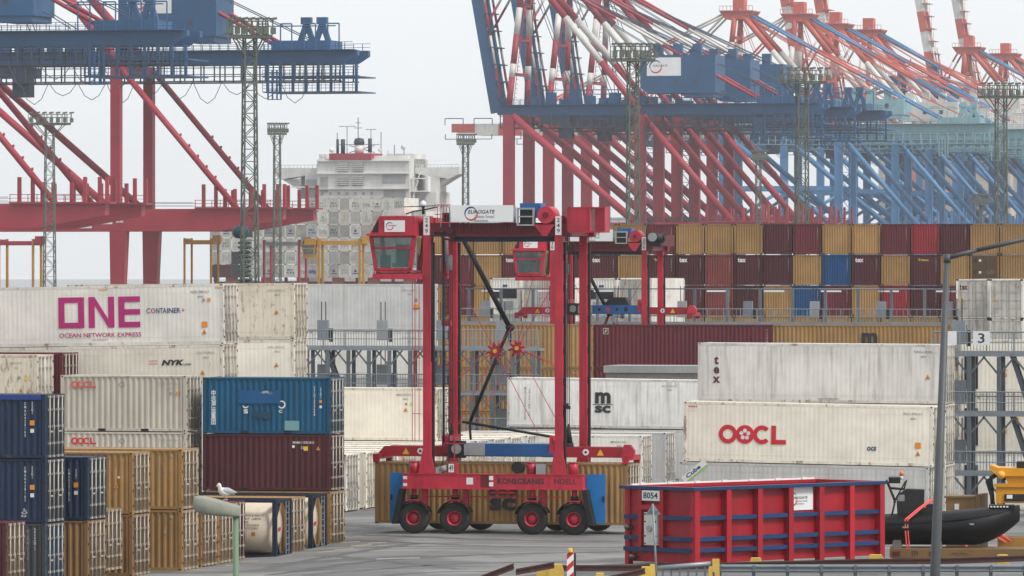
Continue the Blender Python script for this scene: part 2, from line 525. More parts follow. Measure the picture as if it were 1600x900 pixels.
def oocl_logo(t, a0, a1, b0, b1, m, y=SY, flower=True):
    h = b1-b0; f = side_map(y); w = a1-a0
    mb = MB()
    for k in range(3):
        c = a0 + h*0.5 + k*h*0.93
        if k < 2: arc(mb, side_map(y-0.001*k), c, (b0+b1)/2, h*0.27, h*0.5, 0, 2*pi, n=28)
        else: arc(mb, side_map(y-0.002), c, (b0+b1)/2, h*0.27, h*0.5, R(42), R(318), n=22)
    x = a0 + h*2.86
    patch(mb, f, ((x, b0), (a1, b0), (a1, b0+h*0.25), (x, b0+h*0.25)))
    patch(mb, f, ((x, b0+h*0.25), (x+h*0.26, b0+h*0.25), (x+h*0.26, b1), (x, b1)))
    o = mb.build('lettering', m, t); o['label'] = 'red company initials with a blossom in the second ring'
    if flower:
        fl = MB(); c = a0+h*1.43
        disc = [(c+h*0.3*math.cos(2*pi*i/20), (b0+b1)/2+h*0.3*math.sin(2*pi*i/20)) for i in range(20)]
        patch(fl, side_map(y-0.006), disc)
        fo = fl.build('emblem', m, o)
        for k in range(5):
            pm = MB(); t0 = R(90+72*k); pc = (c+h*0.2*math.cos(t0), (b0+b1)/2+h*0.2*math.sin(t0))
            patch(pm, side_map(y-0.010), [(pc[0]+h*0.11*math.cos(2*pi*i/10), pc[1]+h*0.11*math.sin(2*pi*i/10)) for i in range(10)])
            pm.build('petal', PWHITE, o)
# ------------------------------------------------------------------ ground, water, haze
def asphalt():
    m = bpy.data.materials.new('yard_asphalt'); m.use_nodes = True
    n, l = m.node_tree.nodes, m.node_tree.links; b = n['Principled BSDF']
    b.inputs['Roughness'].default_value = 0.72; b.inputs['Specular IOR Level'].default_value = 0.3
    tc = n.new('ShaderNodeTexCoord')
    rot = n.new('ShaderNodeMapping'); rot.inputs['Rotation'].default_value = (0, 0, TH)
    l.new(tc.outputs['Object'], rot.inputs['Vector'])
    def noise(scale, detail, sc=(1,1,1), rough=0.6):
        mp = n.new('ShaderNodeMapping'); mp.inputs['Scale'].default_value = sc
        l.new(rot.outputs[0], mp.inputs['Vector'])
        z = n.new('ShaderNodeTexNoise'); z.inputs['Scale'].default_value = scale; z.inputs['Detail'].default_value = detail; z.inputs['Roughness'].default_value = rough
        l.new(mp.outputs[0], z.inputs['Vector']); return z.outputs['Fac']
    cr = n.new('ShaderNodeValToRGB')
    cr.color_ramp.elements[0].position = 0.3; cr.color_ramp.elements[0].color = (0.105, 0.105, 0.104, 1)
    cr.color_ramp.elements[1].position = 0.72; cr.color_ramp.elements[1].color = (0.20, 0.197, 0.19, 1)
    l.new(noise(0.16, 6, (0.5, 1.0, 1)), cr.inputs['Fac'])
    cur = cr.outputs[0]
    for sc, lo, hi, amt, colr in (((0.05, 0.16, 1), 0.46, 0.62, 0.75, (0.075, 0.075, 0.076)), ((0.11, 0.10, 1), 0.52, 0.62, 0.6, (0.27, 0.265, 0.255)), ((0.03, 0.42, 1), 0.56, 0.66, 0.75, (0.05, 0.05, 0.05)), ((0.35, 0.07, 1), 0.60, 0.68, 0.5, (0.06, 0.058, 0.055)), ((0.02, 0.22, 1), 0.60, 0.64, 0.5, (0.27, 0.265, 0.25))):
        r = n.new('ShaderNodeMapRange'); r.inputs[1].default_value = lo; r.inputs[2].default_value = hi; r.inputs[4].default_value = amt
        l.new(noise(1.0, 4, sc), r.inputs[0])
        mx = n.new('ShaderNodeMixRGB'); mx.inputs['Color2'].default_value = (*colr, 1)
        l.new(r.outputs[0], mx.inputs['Fac']); l.new(cur, mx.inputs['Color1']); cur = mx.outputs[0]
    l.new(cur, b.inputs['Base Color'])
    bm = n.new('ShaderNodeBump'); bm.inputs['Strength'].default_value = 0.3; bm.inputs['Distance'].default_value = 0.02
    l.new(noise(9.0, 5), bm.inputs['Height']); l.new(bm.outputs[0], b.inputs['Normal'])
    return m
ASPHALT = asphalt()
QX0, QY0 = -6.5, 1515.0                       # a point of the quay edge; the edge follows the yard's depth axis
def quay_x(Y): return QX0 + (Y-QY0)*math.tan(TH)

g = MB()
xs = [-1200, -700, -400, -250, -150, -100, -60, -40, -30, -25] + [-22+1.5*i for i in range(35)] + [32, 40, 60, 100, 200, 400, 800, 1500, 2600]
ys = [-120, 0, 60, 100, 140, 180, 210] + [222+4*i for i in range(39)] + [400, 440, 500, 600, 800, 1100, 1500, 2000, 2600, 3300, 4200]
for Y in ys:
    for X in xs:
        x = max(X, quay_x(Y)) if X < 30 else max(X, quay_x(Y) + (X-30)*0.2)
        g.v.append((x, Y, gz(x, Y)))
nx = len(xs)
for j in range(len(ys)-1):
    for i in range(nx-1):
        g.quad((j*nx+i, j*nx+i+1, (j+1)*nx+i+1, (j+1)*nx+i), 0, True)
struct(g.build('ground', ASPHALT))
q = MB()
for Y in (-120, 4200): q.v += [(quay_x(Y), Y, 0.0), (quay_x(Y), Y, -9.0)]
q.quad((0, 2, 3, 1)); struct(q.build('quay_wall', mat('quay_concrete', (0.3, 0.29, 0.27), 0.8)))
wm = bpy.data.materials.new('harbour_water'); wm.use_nodes = True
_n, _l = wm.node_tree.nodes, wm.node_tree.links; _b = _n['Principled BSDF']
_b.inputs['Base Color'].default_value = (0.10, 0.12, 0.12, 1); _b.inputs['Roughness'].default_value = 0.25
_z = _n.new('ShaderNodeTexNoise'); _z.inputs['Scale'].default_value = 0.35; _z.inputs['Detail'].default_value = 6
_tc = _n.new('ShaderNodeTexCoord'); _l.new(_tc.outputs['Object'], _z.inputs['Vector'])
_bp = _n.new('ShaderNodeBump'); _bp.inputs['Strength'].default_value = 0.25; _l.new(_z.outputs['Fac'], _bp.inputs['Height']); _l.new(_bp.outputs[0], _b.inputs['Normal'])
wmb = MB(); wmb.v = [(-2600, -120, -4), (2600, -120, -4), (2600, 6500, -4), (-2600, 6500, -4)]; wmb.quad((0, 1, 2, 3))
struct(wmb.build('water', wm))
hz = MB(); hz.box(-2650, 2650, -160, 6550, -10, 118)
HAZE = bpy.data.materials.new('sea_haze'); HAZE.use_nodes = True
HAZE.node_tree.nodes.clear()
_o = HAZE.node_tree.nodes.new('ShaderNodeOutputMaterial'); _v = HAZE.node_tree.nodes.new('ShaderNodeVolumePrincipled')
_v.inputs['Color'].default_value = (0.97, 0.985, 1.0, 1); _v.inputs['Density'].default_value = 0.00010; _v.inputs['Anisotropy'].default_value = 0.85
HAZE.node_tree.links.new(_v.outputs[0], _o.inputs['Volume'])
ho = hz.build('haze', HAZE); ho['kind'] = 'stuff'

def road_marking(px0, px1, py, width, m, skew=0.0):
    """painted bar on the asphalt between two photo columns of one row"""
    s = (py-HY)/H
    for _ in range(3):
        Y = F/s; X = ((px0+px1)/2-CX)/s; s = (py-HY)/(H-gz(X, Y))
    Y = F/s; x0, x1 = (px0-CX)/s, (px1-CX)/s
    mb = MB()
    n = max(1, int((x1-x0)/0.7))
    for i in range(n+1):
        x = x0+(x1-x0)*i/n; y = Y + skew*(x-x0)
        mb.v += [(x, y, gz(x, y)+0.008), (x, y+width, gz(x, y+width)+0.008)]
    for i in range(n): mb.quad((2*i, 2*i+2, 2*i+3, 2*i+1))
    return struct(mb.build('road_marking', m))
MARKY = mat('worn_yellow_marking', (0.34, 0.29, 0.19), 0.7, dirt=0.7, streak=0.0, dirtcol=(0.16, 0.155, 0.15), scale=2.0)
MARKW = mat('worn_white_marking', (0.36, 0.36, 0.345), 0.7, dirt=0.7, streak=0.0, dirtcol=(0.16, 0.155, 0.15), scale=2.0)
for a in ((548, 580, 853, 0.9), (575, 603, 849, 0.8), (522, 552, 859, 0.9), (495, 524, 863, 0.8), (532, 562, 848, 0.8), (590, 606, 853, 0.7)):
    road_marking(*a, MARKY)
road_marking(588, 656, 873, 0.7, MARKW)
road_marking(352, 374, 884, 0.7, MARKY); road_marking(376, 402, 878, 0.8, MARKY)

TRACK = mat('tyre_track_rubber', (0.085, 0.085, 0.084), 0.75, dirt=0.75, streak=0.0, dirtcol=(0.15, 0.149, 0.146), scale=0.9)
def tyre_mark(pts, width):
    mb = MB(); q = []
    for px, py in pts:
        s = (py-HY)/H
        for _ in range(4):
            X, Y = (px-CX)/s, F/s; s = (py-HY)/(H-gz(X, Y))
        q.append(Vector(((px-CX)/s, F/s, 0)))
    sm_ = []
    for i in range(len(q)-1):
        a, b, c, d = q[max(i-1, 0)], q[i], q[i+1], q[min(i+2, len(q)-1)]
        for k in range(10):
            w = k/10; sm_.append(0.5*((2*b)+(c-a)*w+(2*a-5*b+4*c-d)*w*w+(3*b-a-3*c+d)*w**3))
    sm_.append(q[-1])
    for i, p in enumerate(sm_):
        d = (sm_[min(i+1, len(sm_)-1)]-sm_[max(i-1, 0)]).normalized(); nrm = Vector((-d.y, d.x, 0))*width*(0.55+0.45*math.sin(i*0.9)**2)/2
        for v in (p-nrm, p+nrm): mb.v.append((v.x, v.y, gz(v.x, v.y)+0.004))
    for i in range(len(sm_)-1): mb.quad((2*i, 2*i+1, 2*i+3, 2*i+2))
    return struct(mb.build('tyre_mark', TRACK))
for pts, w_ in ((((420, 899), (520, 884), (640, 872), (780, 866), (970, 862)), 0.9), (((470, 899), (580, 890), (700, 882), (850, 878), (970, 876)), 0.9), (((545, 836), (640, 838), (760, 843), (900, 846), (972, 846)), 1.0),
                (((540, 843), (640, 848), (760, 853), (900, 855), (972, 855)), 0.8), (((400, 892), (480, 876), (560, 862), (640, 850)), 1.2), (((545, 820), (575, 822), (600, 826)), 1.4), (((600, 899), (720, 893), (860, 890)), 0.7), (((500, 868), (560, 872), (640, 880), (720, 890)), 0.8)):
    tyre_mark(pts, w_)

# ------------------------------------------------------------------ the container yard, left block
Z0 = -0.47
STEP = 2.597
def lv(n, base, h=STEP): return base + n*h

t = container('container', 'maroon container with yellow rusty doors at the very left bottom corner', 'maroon', 9, 39.6, -0.2, door_colour='ochre')
t = container('container', 'grey weathered container with blue doors under the two navy ones, bottom left', 'slate', 71, 38.8, -0.45, door_colour='blue')
vcode(t, -0.75, 2.3, 1.2, PFADE, 'TGHU20'); vcode(t, -0.45, 2.4, 0.9, PWHITE, '22G1')
for n_, lab in ((1, 'navy blue container second in the stack at the left edge, white vertical numbers and a cartoon-like scrawl'), (2, 'navy blue container topmost of the stack at the left edge, lighter blue top rail')):
    lab = 'navy blue container midway up the stack at the left edge' if n_ == 1 else lab
    t = container('container', lab, 'navy', 71, 38.8, lv(n_, -0.45))
    vcode(t, -0.86, 2.28, 1.4, PWHITE, 'CMAU420165'); vcode(t, -0.56, 2.30, 0.5, PWHITE, '22G1'); sticker(t, -0.56, 1.35, 0.2, 'orange'); sticker(t, -0.56, 1.05, 0.16, 'white')
    if n_ == 2:
        mb = MB(); mb.box(-5.87, -0.18, -0.006, 0.006, 2.38, 2.575); mb.build('top_rail', mat('rail_blue', (0.02, 0.05, 0.24), 0.5), t)
    else:
        lettering(t, stacked('LOG'), -1.05, -0.8, 0.25, 0.6, PWHITE, side_map(SY), 0.01, 0.2, name='marking')
t = container('container', 'ochre container under the narrow navy container, rust around its post', 'ochre', 137, 38.3, Z0)
t = container('container', 'navy container with orange sticker between the left edge stack and the yellow boxes', 'navy', 137, 38.3, lv(1, Z0))
vcode(t, -0.80, 2.1, 1.3, PWHITE, 'CMAU301872'); vcode(t, -0.5, 2.1, 0.4, PWHITE, '22G1'); sticker(t, -0.5, 1.35, 0.2, 'orange'); sticker(t, -0.5, 1.05, 0.16, 'white')
t = container('container', 'single ochre container with cream door bars, nothing stacked on it, left foreground', 'ochre', 163, 37.85, -0.12)
t = container('container', 'rust streaked ochre bottom container below the yellow box with a warning triangle', 'ochre', 207, 37.4, Z0)
t = container('container', 'yellow container with orange warning triangle, second tier of the left block', 'yellow', 207, 37.4, lv(1, Z0))
vcode(t, -1.05, 2.35, 1.3, PGREY, 'MSCU724519'); vcode(t, -0.72, 2.35, 0.45, PGREY, '22G1'); sticker(t, -0.72, 1.1, 0.24); sticker(t, -0.6, 1.5, 0.1, 'white')
for n_, lab in ((0, 'yellow bottom container with dark vertical numbers beside the lamp post'), (1, 'yellow upper container with dark vertical numbers, rightmost of the two high left row')):
    t = container('container', lab, 'yellow', 284, 36.75, lv(n_, Z0))
    vcode(t, -1.05, 2.4, 1.35, PGREY, 'MSCU681302'); vcode(t, -0.74, 2.4, 0.5, PGREY, '22G1'); sticker(t, -0.74, 1.6, 0.1, 'grey'); sticker(t, -0.45, 2.25, 0.12, 'grey')
container('container', 'ochre container end nearest behind the green lamp head', 'ochre', 314, 36.35, -0.45)
container('container', 'yellow container end just left of the green lamp post', 'yellow', 341, 36.0, -0.45)
container('container', 'wine red container end hidden half behind the green lamp post', 'wine', 358, 35.65, -0.45)
container('container', 'yellow container standing between the two cream tank containers', 'yellow', 453, 35.0, -0.44)
container('container', 'yellow container under the maroon one, right of the second tank container', 'yellow', 516, 34.2, -0.40)
t = container('container', 'dark maroon container with white numbers under the blue container', 'maroon', 515, 34.2, lv(1, -0.40))
codes(t, 6.06, 2.59, PWHITE, 'MAMU 105218 0', '22G1', 0.75, 1.0, 0.11); sticker(t, -1.13, 1.85, 0.2, 'yellow'); sticker(t, -0.54, 1.88, 0.2); sticker(t, -1.72, 1.98, 0.12, 'white')
t = container('container', 'bright blue container with white Chinese characters and a broken ring emblem', 'cosco', 515, 34.2, lv(2, -0.40))
lettering(t, stacked('中远海运集团'), -5.66, -5.42, 0.42, 2.02, PWHITE, side_map(SY), 0.02, line=0.86, label='white Chinese characters in a column')
vcode(t, -0.72, 2.2, 1.35, PWHITE, 'CSLU1254608'); vcode(t, -0.42, 2.15, 0.5, PWHITE, '22G1'); sticker(t, -0.42, 1.45, 0.13, 'orange'); sticker(t, -0.42, 1.2, 0.12, 'white')
mb = MB(); f = side_map(SY)
arc(mb, f, -2.98, 1.25, 0.66, 0.74, R(62), R(118), n=10, taper=0.6); arc(mb, f, -3.02, 1.42, 0.45, 0.52, R(50), R(115), n=10, taper=0.6)
arc(mb, f, -2.28, 1.36, 0.12, 0.19, R(-150), R(120), n=12, taper=0.4); arc(mb, f, -4.0, 1.36, 0.12, 0.18, R(200), R(330), n=10, taper=0.5)
mb.build('emblem', PWHITE, t)
lettering(t, 'S', -4.1, -3.88, 0.94, 1.14, PWHITE, f, 0.04); lettering(t, 'C', -2.42, -2.24, 0.98, 1.12, PWHITE, f, 0.03)
mb = MB(); patch(mb, side_map(-0.004), ((-4.35, 1.4), (-2.35, 1.4), (-2.35, 2.0), (-4.35, 2.0))); mb.build('repainted_patch', mat('patch_blue', (0.006, 0.08, 0.22), 0.5, streak=0.3), t)
mb = MB(); patch(mb, side_map(-0.005), ((-2.14, 0.18), (-1.44, 0.18), (-1.44, 0.62), (-2.14, 0.62))); mb.build('repair_patch', mat('patch_teal', (0.16, 0.33, 0.35), 0.55, streak=0.4), t)
mb = MB(); patch(mb, side_map(-0.006), ((-3.6, 0.75), (-2.8, 0.68), (-2.75, 1.0), (-3.6, 1.05))); mb.build('overpainted_lettering', mat('patch_dark', (0.012, 0.05, 0.10), 0.6, dirt=0.6), t)

# the row behind: beige boxes
for n_, lab in ((0, 'yellow container at ground level hidden behind the yellow left row'), (1, 'beige container just showing its red initials above the yellow row'), (2, 'beige container with faded red initials left of the blue one')):
    t = container('container', lab, 'yellow' if n_ == 0 else 'beige', 291, 34.05, lv(n_, -0.32))
    if n_:
        oocl_logo(t, -5.55, -4.35, 2.0, 2.32, mat('worn_red_print', (0.55, 0.05, 0.035), 0.6, dirt=0.4, dirtcol=(0.5, 0.4, 0.34)) if n_ == 2 else PRED, flower=False)
        codes(t, 6.06, 2.59, PFADE, 'OOLU 147906 1', '22G1', 0.35, 1.0, 0.1)
        sticker(t, -0.42, 1.7, 0.15, 'orange'); sticker(t, -0.75, 1.7, 0.14, 'grey')
        mb = MB(); arc(mb, side_map(SY), -3.1, 2.16, 0.12, 0.155, R(0), R(360), n=4); mb.build('placard_outline', PGREY, t)
# left edge, behind the navy stack
for n_, lab in ((0, 'white reefer container hidden lowest behind the navy stack'), (1, 'white reefer container hidden second lowest behind the navy stack'), (2, 'rust edged cream reefer container above the navy stack at the left edge')):
    t = container('reefer_container', lab, 'rusty' if n_ == 2 else 'cream', 58, 33.4, lv(n_, -0.36, 2.9), Hc=2.896, reefer=True, group='hidden reefers behind the navy stack' if n_ < 2 else None, door_colour='white')
    if n_ == 2:
        codes(t, 6, 2.896, PFADE, 'SZLU 914', '45', 0.75, 0.6, 0.09); sticker(t, -0.9, 1.75, 0.14, 'grey'); sticker(t, -0.52, 1.7, 0.16, 'yellow'); sticker(t, -0.8, 1.15, 0.22)
for n_, lab in ((0, 'wine red container hidden lowest behind the left block'), (1, 'wine red container hidden second lowest behind the left block'), (2, 'wine red container wedged between the cream reefer and the beige container')):
    container('container', lab, 'wine', 97, 33.0, lv(n_, -0.32, 2.9), Hc=2.896, group='hidden wine red boxes' if n_ < 2 else None)

# ------------------------------------------------------------------ reefers of the left rear
LR = 12.192
HR = 2.896
def hcode(t, m=PFADE, txt='TCLU 130506 3', right=0.95): codes(t, LR, HR, m, txt, '45R1', right, 0.9, 0.1)
def one_letters(t, a0, a1, b0, b1):
    w = a1-a0; f = side_map(SY); k = (b1-b0); st = k*0.18
    def bars(name, polys):
        mb = MB()
        for p_ in polys: patch(mb, f, p_)
        mb.build(name, PMAG, t)
    x0, x1 = a0, a0+w*0.315
    R4 = lambda u0, u1, v0, v1: ((u0, v0), (u1, v0), (u1, v1), (u0, v1))
    bars('letter', [R4(x0, x1, b0, b0+st), R4(x0, x1, b1-st, b1), R4(x0, x0+st*1.15, b0+st, b1-st), R4(x1-st*1.15, x1, b0+st, b1-st)])
    x0, x1 = a0+w*0.37, a0+w*0.685
    bars('letter', [R4(x0, x0+st*1.15, b0, b1), R4(x1-st*1.15, x1, b0, b1), ((x0+st*1.15, b1), (x0+st*1.15, b1-st*1.5), (x1-st*1.15, b0), (x1-st*1.15, b0+st*1.5))])
    x0, x1 = a0+w*0.735, a1
    bars('letter', [R4(x0, x0+st*1.15, b0, b1), R4(x0+st*1.15, x1, b0, b0+st), R4(x0+st*1.15, x1, b1-st, b1), R4(x0+st*1.15, x1, (b0+b1)/2-st/2, (b0+b1)/2+st/2)])
TL = -0.018
for n_, lab, c in ((0, 'white reefer container at the foot of the magenta lettered stack', 'white'), (1, 'white reefer container second from the ground in the magenta lettered stack', 'white'), (2, 'cream reefer container with black slanted letters and two red lines', 'cream'), (3, 'long white reefer container with huge magenta letters', 'white')):
    t = container('reefer_container', lab, c, 350, 32.8, lv(n_, 0.06, 2.9), LR, HR, True, TL, group='hidden reefers under the magenta lettered one' if n_ < 2 else None)
    if n_ == 3:
        one_letters(t, -8.26, -4.16, 0.88, 2.36)
        lettering(t, 'OCEAN NETWORK EXPRESS', -8.24, -4.12, 0.43, 0.64, PMAG, side_map(SY), 0.012)
        lettering(t, 'NO FORKLIFT', -6.6, -5.8, 0.26, 0.34, PMAG, side_map(SY), 0.0)
        lettering(t, 'C', -3.84, -3.66, 1.53, 1.78, PNAVY, side_map(SY), 0.015); lettering(t, 'O', -3.62, -3.40, 1.53, 1.78, PMAG, side_map(SY), 0.015)
        lettering(t, 'NTA', -3.36, -2.84, 1.53, 1.78, PNAVY, side_map(SY), 0.015); lettering(t, 'INER', -2.80, -2.14, 1.53, 1.78, PNAVY, side_map(SY), 0.015); lettering(t, '+', -2.08, -1.94, 1.58, 1.74, PMAG, side_map(SY), 0.01)
        hcode(t, PGREY, 'ONEU 900116 3', 0.72); sticker(t, -0.72, 2.05, 0.16, 'orange'); sticker(t, -0.98, 2.05, 0.14, 'grey'); sticker(t, -0.95, 0.82, 0.28, 'orange'); sticker(t, -0.97, 0.50, 0.26)
        for xx in (-6.2, -0.4):
            for k in range(5):
                mb = MB(); patch(mb, side_map(SY-0.002), ((xx+k*0.09, 2.66), (xx+k*0.09+0.06, 2.66), (xx+k*0.09+0.06, 2.73), (xx+k*0.09, 2.73))); mb.build('rail_mark', PORANGE, t)
    if n_ == 2:
        lettering(t, 'NYK', -3.08, -2.0, 1.93, 2.20, PBLACK, side_map(SY), 0.05, 0.35); lettering(t, 'LINE', -1.98, -1.6, 1.93, 2.02, PBLACK, side_map(SY), 0.02)
        mb = MB()
        for zz in (2.0, 2.14): patch(mb, side_map(SY), ((-3.72, zz), (-3.28, zz), (-3.26, zz+0.03), (-3.70, zz+0.03)))
        mb.build('red_lines', PRED, t)
        hcode(t, PFADE, 'TLLU 101066 8', 0.45); sticker(t, -1.05, 1.45, 0.27)
for n_, lab, c in ((0, 'cream reefer container at the foot of the rust stained stack', 'cream'), (1, 'cream reefer container second from the ground in the rust stained stack', 'cream'), (2, 'cream reefer container below the heavily rusted one', 'cream'), (3, 'heavily rust stained cream reefer container beside the magenta lettered one', 'rusty')):
    t = container('reefer_container', lab, c, 460, 30.6, lv(n_, 0.02, 2.9), LR, HR, True, -0.008, group='hidden reefers under the rust stained one' if n_ < 2 else None)
    if n_ >= 2: hcode(t, PFADE, 'NYKU 785312 2', 0.5); sticker(t, -0.95, 1.5 if n_ == 2 else 1.3, 0.26)
# row of reefers at ground level running into the depth, one stacked on top
px_, s_ = 541.0, 30.7
for k in range(12):
    container('reefer_container', 'white ground level reefer behind the carrier, %s in the row from the blue container' % ('first second third fourth fifth sixth seventh eighth ninth tenth eleventh twelfth'.split()[k]), ('white', 'cream', 'white', 'rusty')[k % 4], px_, s_, 0.0, LR, HR, True, group='ground level reefers behind the carrier')
    px_, s_ = yard(px_, s_, 0.0, 3.75)
t = container('reefer_container', 'cream reefer container on the second tier behind the left legs of the red carrier', 'cream', 682, 28.62, 2.9, LR, HR, True)
hcode(t, PGREY, 'MSDU 901271 3', 1.35); sticker(t, -1.75, 1.6, 0.26); sticker(t, -1.42, 1.95, 0.14, 'yellow'); sticker(t, -1.72, 1.95, 0.13, 'grey')
# reefers behind the left rack
for n_ in range(4):
    t = container('reefer_container', 'light grey reefer container behind the left walkway, %s tier' % ('bottom second third top'.split()[n_]), 'grey' if n_ % 2 else 'white', 668, 25.7, lv(n_, -0.25, 2.9), LR, HR, True, doors=False)
    if n_ >= 1: hcode(t, PFADE, 'OTPU 612030 1', 0.7); sticker(t, -0.72, 1.35, 0.3, 'orange'); sticker(t, -0.72, 1.85, 0.26)
# ------------------------------------------------------------------ middle and right reefers
for px_, s_, lab, c in ((1003, 27.7, 'white reefer container at ground level whose black barred doors show right of the carrier', 'white'), (1040, 27.25, 'grey reefer container at ground level with its doors beside the large red lettered box', 'grey')):
    t = container('reefer_container', lab, c, px_, s_, 0.0, LR, HR, True)
    hcode(t, PGREY, 'MWCU 521', 0.9)
container('reefer_container', 'grey reefer container at ground level directly under the white box with black logo', 'grey', 1108, 26.85, 0.0, LR, HR, True)
t = container('reefer_container', 'rust edged white reefer container with black two line logo behind the carrier', 'grime', 1109, 26.85, 2.9, LR, HR, True, 0.010)
msc_logo(t, -6.42, 1.42, 1.12, PBLACK); vcode(t, -11.1, 2.35, 1.9, PGREY, 'MEDITERRANEAN', w=0.12); vcode(t, -10.85, 2.25, 1.6, PGREY, 'SHIPPING CO', w=0.12); hcode(t, PFADE, 'MSCU 740210 6', 2.0)
for n_, lab, c in ((0, 'grey reefer container with a slanted blue and green logo behind the red skip', 'grey'), (1, 'cream white reefer container with large red initials and blossom above the red skip', 'cream')):
    t = container('reefer_container', lab, c, 1457 if n_ else 1450, 32.8, lv(n_, 0.0, 2.9), LR, HR, True, 0.015)
    if n_:
        oocl_logo(t, -10.45, -7.15, 0.92, 1.82, PRED)
        lettering(t, 'ocs', -3.2, -2.75, 0.72, 0.92, PNAVY, side_map(SY), 0.03, 0.1)
        hcode(t, PGREY, 'OOLU 695016 4', 0.55); sticker(t, -0.72, 0.88, 0.28, 'orange'); sticker(t, -0.72, 0.52, 0.26)
        for k in range(5):
            mb = MB(); patch(mb, side_map(SY-0.002), ((-11.95+k*0.09, 2.63), (-11.95+k*0.09+0.06, 2.63), (-11.95+k*0.09+0.06, 2.70), (-11.95+k*0.09, 2.70))); mb.build('rail_mark', PRED, t)
    else:
        def slant(a, b): return (-11.8 + a*0.62 - b*0.42, -0.006, 1.98 + a*0.52 + b*0.62)
        mb = MB(); patch(mb, slant, ((-0.2, -0.1), (1.6, -0.1), (1.6, 0.42), (-0.2, 0.42))); mb.build('logo_field', PWHITE, t)
        lettering(t, 'Cube', 0.1, 1.15, 0.08, 0.36, PNAVY, lambda a, b: (slant(a, b)[0], -0.010, slant(a, b)[2]), 0.03)
        mb = MB(); patch(mb, lambda a, b: (slant(a, b)[0], -0.010, slant(a, b)[2]), ((0.0, -0.08), (1.58, -0.08), (1.58, 0.0), (0.0, 0.0))); mb.build('logo_stripe', PGREEN, t)
px_, s_ = yard(1457, 32.8, 0.0, 3.2)
for n_, lab, c in ((0, 'white reefer container lowest in the row behind the red lettered one', 'white'), (1, 'white reefer container second lowest in the row behind the red lettered one', 'white'), (2, 'dirt streaked white reefer container with small wine red vertical letters', 'grime')):
    t = container('reefer_container', lab, c, px_, s_, lv(n_, 0.02, 2.9), LR, HR, True, 0.004, group='hidden reefers behind the red lettered one' if n_ < 2 else None)
    if n_ == 2:
        lettering(t, stacked('tex'), -11.45, -11.08, 0.95, 2.25, PMAROON, side_map(SY), 0.03, line=0.75)
        hcode(t, PGREY, 'TRIU 815', 0.65); sticker(t, -0.85, 1.2, 0.28); mb = MB(); patch(mb, side_map(SY), ((-6.6, 0.12), (-6.28, 0.12), (-6.28, 0.32), (-6.6, 0.32))); mb.build('sticker', PWHITE, t)
        lettering(t, 'NO FORKLIFT', -6.2, -5.2, 0.18, 0.26, PMAROON, side_map(SY), 0.0)
# behind the right rack
for n_ in range(3):
    t = container('reefer_container', 'cream reefer container behind the numbered right walkway, %s tier' % ('bottom middle top'.split()[n_]), 'cream' if n_ else 'white', 1868, 30.8, lv(n_, 0.0, 2.9), LR, HR, True, doors=False)
    sticker(t, -9.8, 1.3, 0.24); sticker(t, -9.8, 1.0, 0.2, 'orange'); sticker(t, -9.2, 1.6, 0.24, 'orange')
    mb = MB(); mb.box(-LR+0.3, -LR+1.0, -0.03, 0.01, 0.4, 2.3); mb.build('machinery_grille', DARK, t)
# ------------------------------------------------------------------ dry boxes of the second block
for n_ in range(3):
    h_ = lv(n_, -0.12, 2.9)
    tier = 'bottom second top'.split()[n_]
    container('container', 'mustard container left of the long wine red one, %s tier' % tier, 'yellow', 926, 23.72, h_, 12.192, HR)
    t = container('container', 'long wine red container with a small square emblem, %s tier behind the carrier' % tier, 'wine', 1207, 23.87, h_, 12.192, HR)
    if n_ == 2:
        mb = MB(); patch(mb, side_map(SY), ((-11.4, 2.25), (-11.05, 2.25), (-11.05, 2.65), (-11.4, 2.65))); e = mb.build('emblem', PWHITE, t)
        mb = MB(); patch(mb, side_map(SY-0.003), ((-11.37, 2.28), (-11.08, 2.28), (-11.08, 2.62), (-11.37, 2.62))); mb.build('emblem_field', PBLACK, e)
        mb = MB(); patch(mb, side_map(SY-0.006), ((-11.33, 2.32), (-11.2, 2.40), (-11.12, 2.58), (-11.26, 2.52))); mb.build('emblem_leaf', PYELLOW, e)
        vcode(t, -0.35, 2.6, 0.9, PWHITE, 'TEXU', w=0.06)
    t = container('container', 'long mustard container with dark logo right of the wine red one, %s tier' % tier, 'yellow', 1486, 24.02, h_, 12.192, HR)
    if n_ == 2: msc_logo(t, -5.4, 1.62, 1.25, PBLACK)
# ------------------------------------------------------------------ pebbled concrete hut
p0 = at(943, 600, 25.2); LH = 6.9
hut = thing('concrete_hut', 'flat roofed hut of pebbled concrete with pale grey edge before the wine red container', 'hut', (p0.x, p0.y, 0), (0, 0, -TH))
MB().box(0.12, LH-0.12, 0.12, 3.9, 0, 5.82).build('wall', mat('pebble_concrete', (0.30, 0.265, 0.235), 0.9, dirt=0.6, streak=0.0, dirtcol=(0.10, 0.09, 0.08), bump=0.8, scale=3.5), hut)
MB().box(0, LH, 0, 4.0, 5.823, 6.26).build('roof_edge', mat('roof_grey', (0.36, 0.36, 0.36), 0.7), hut)

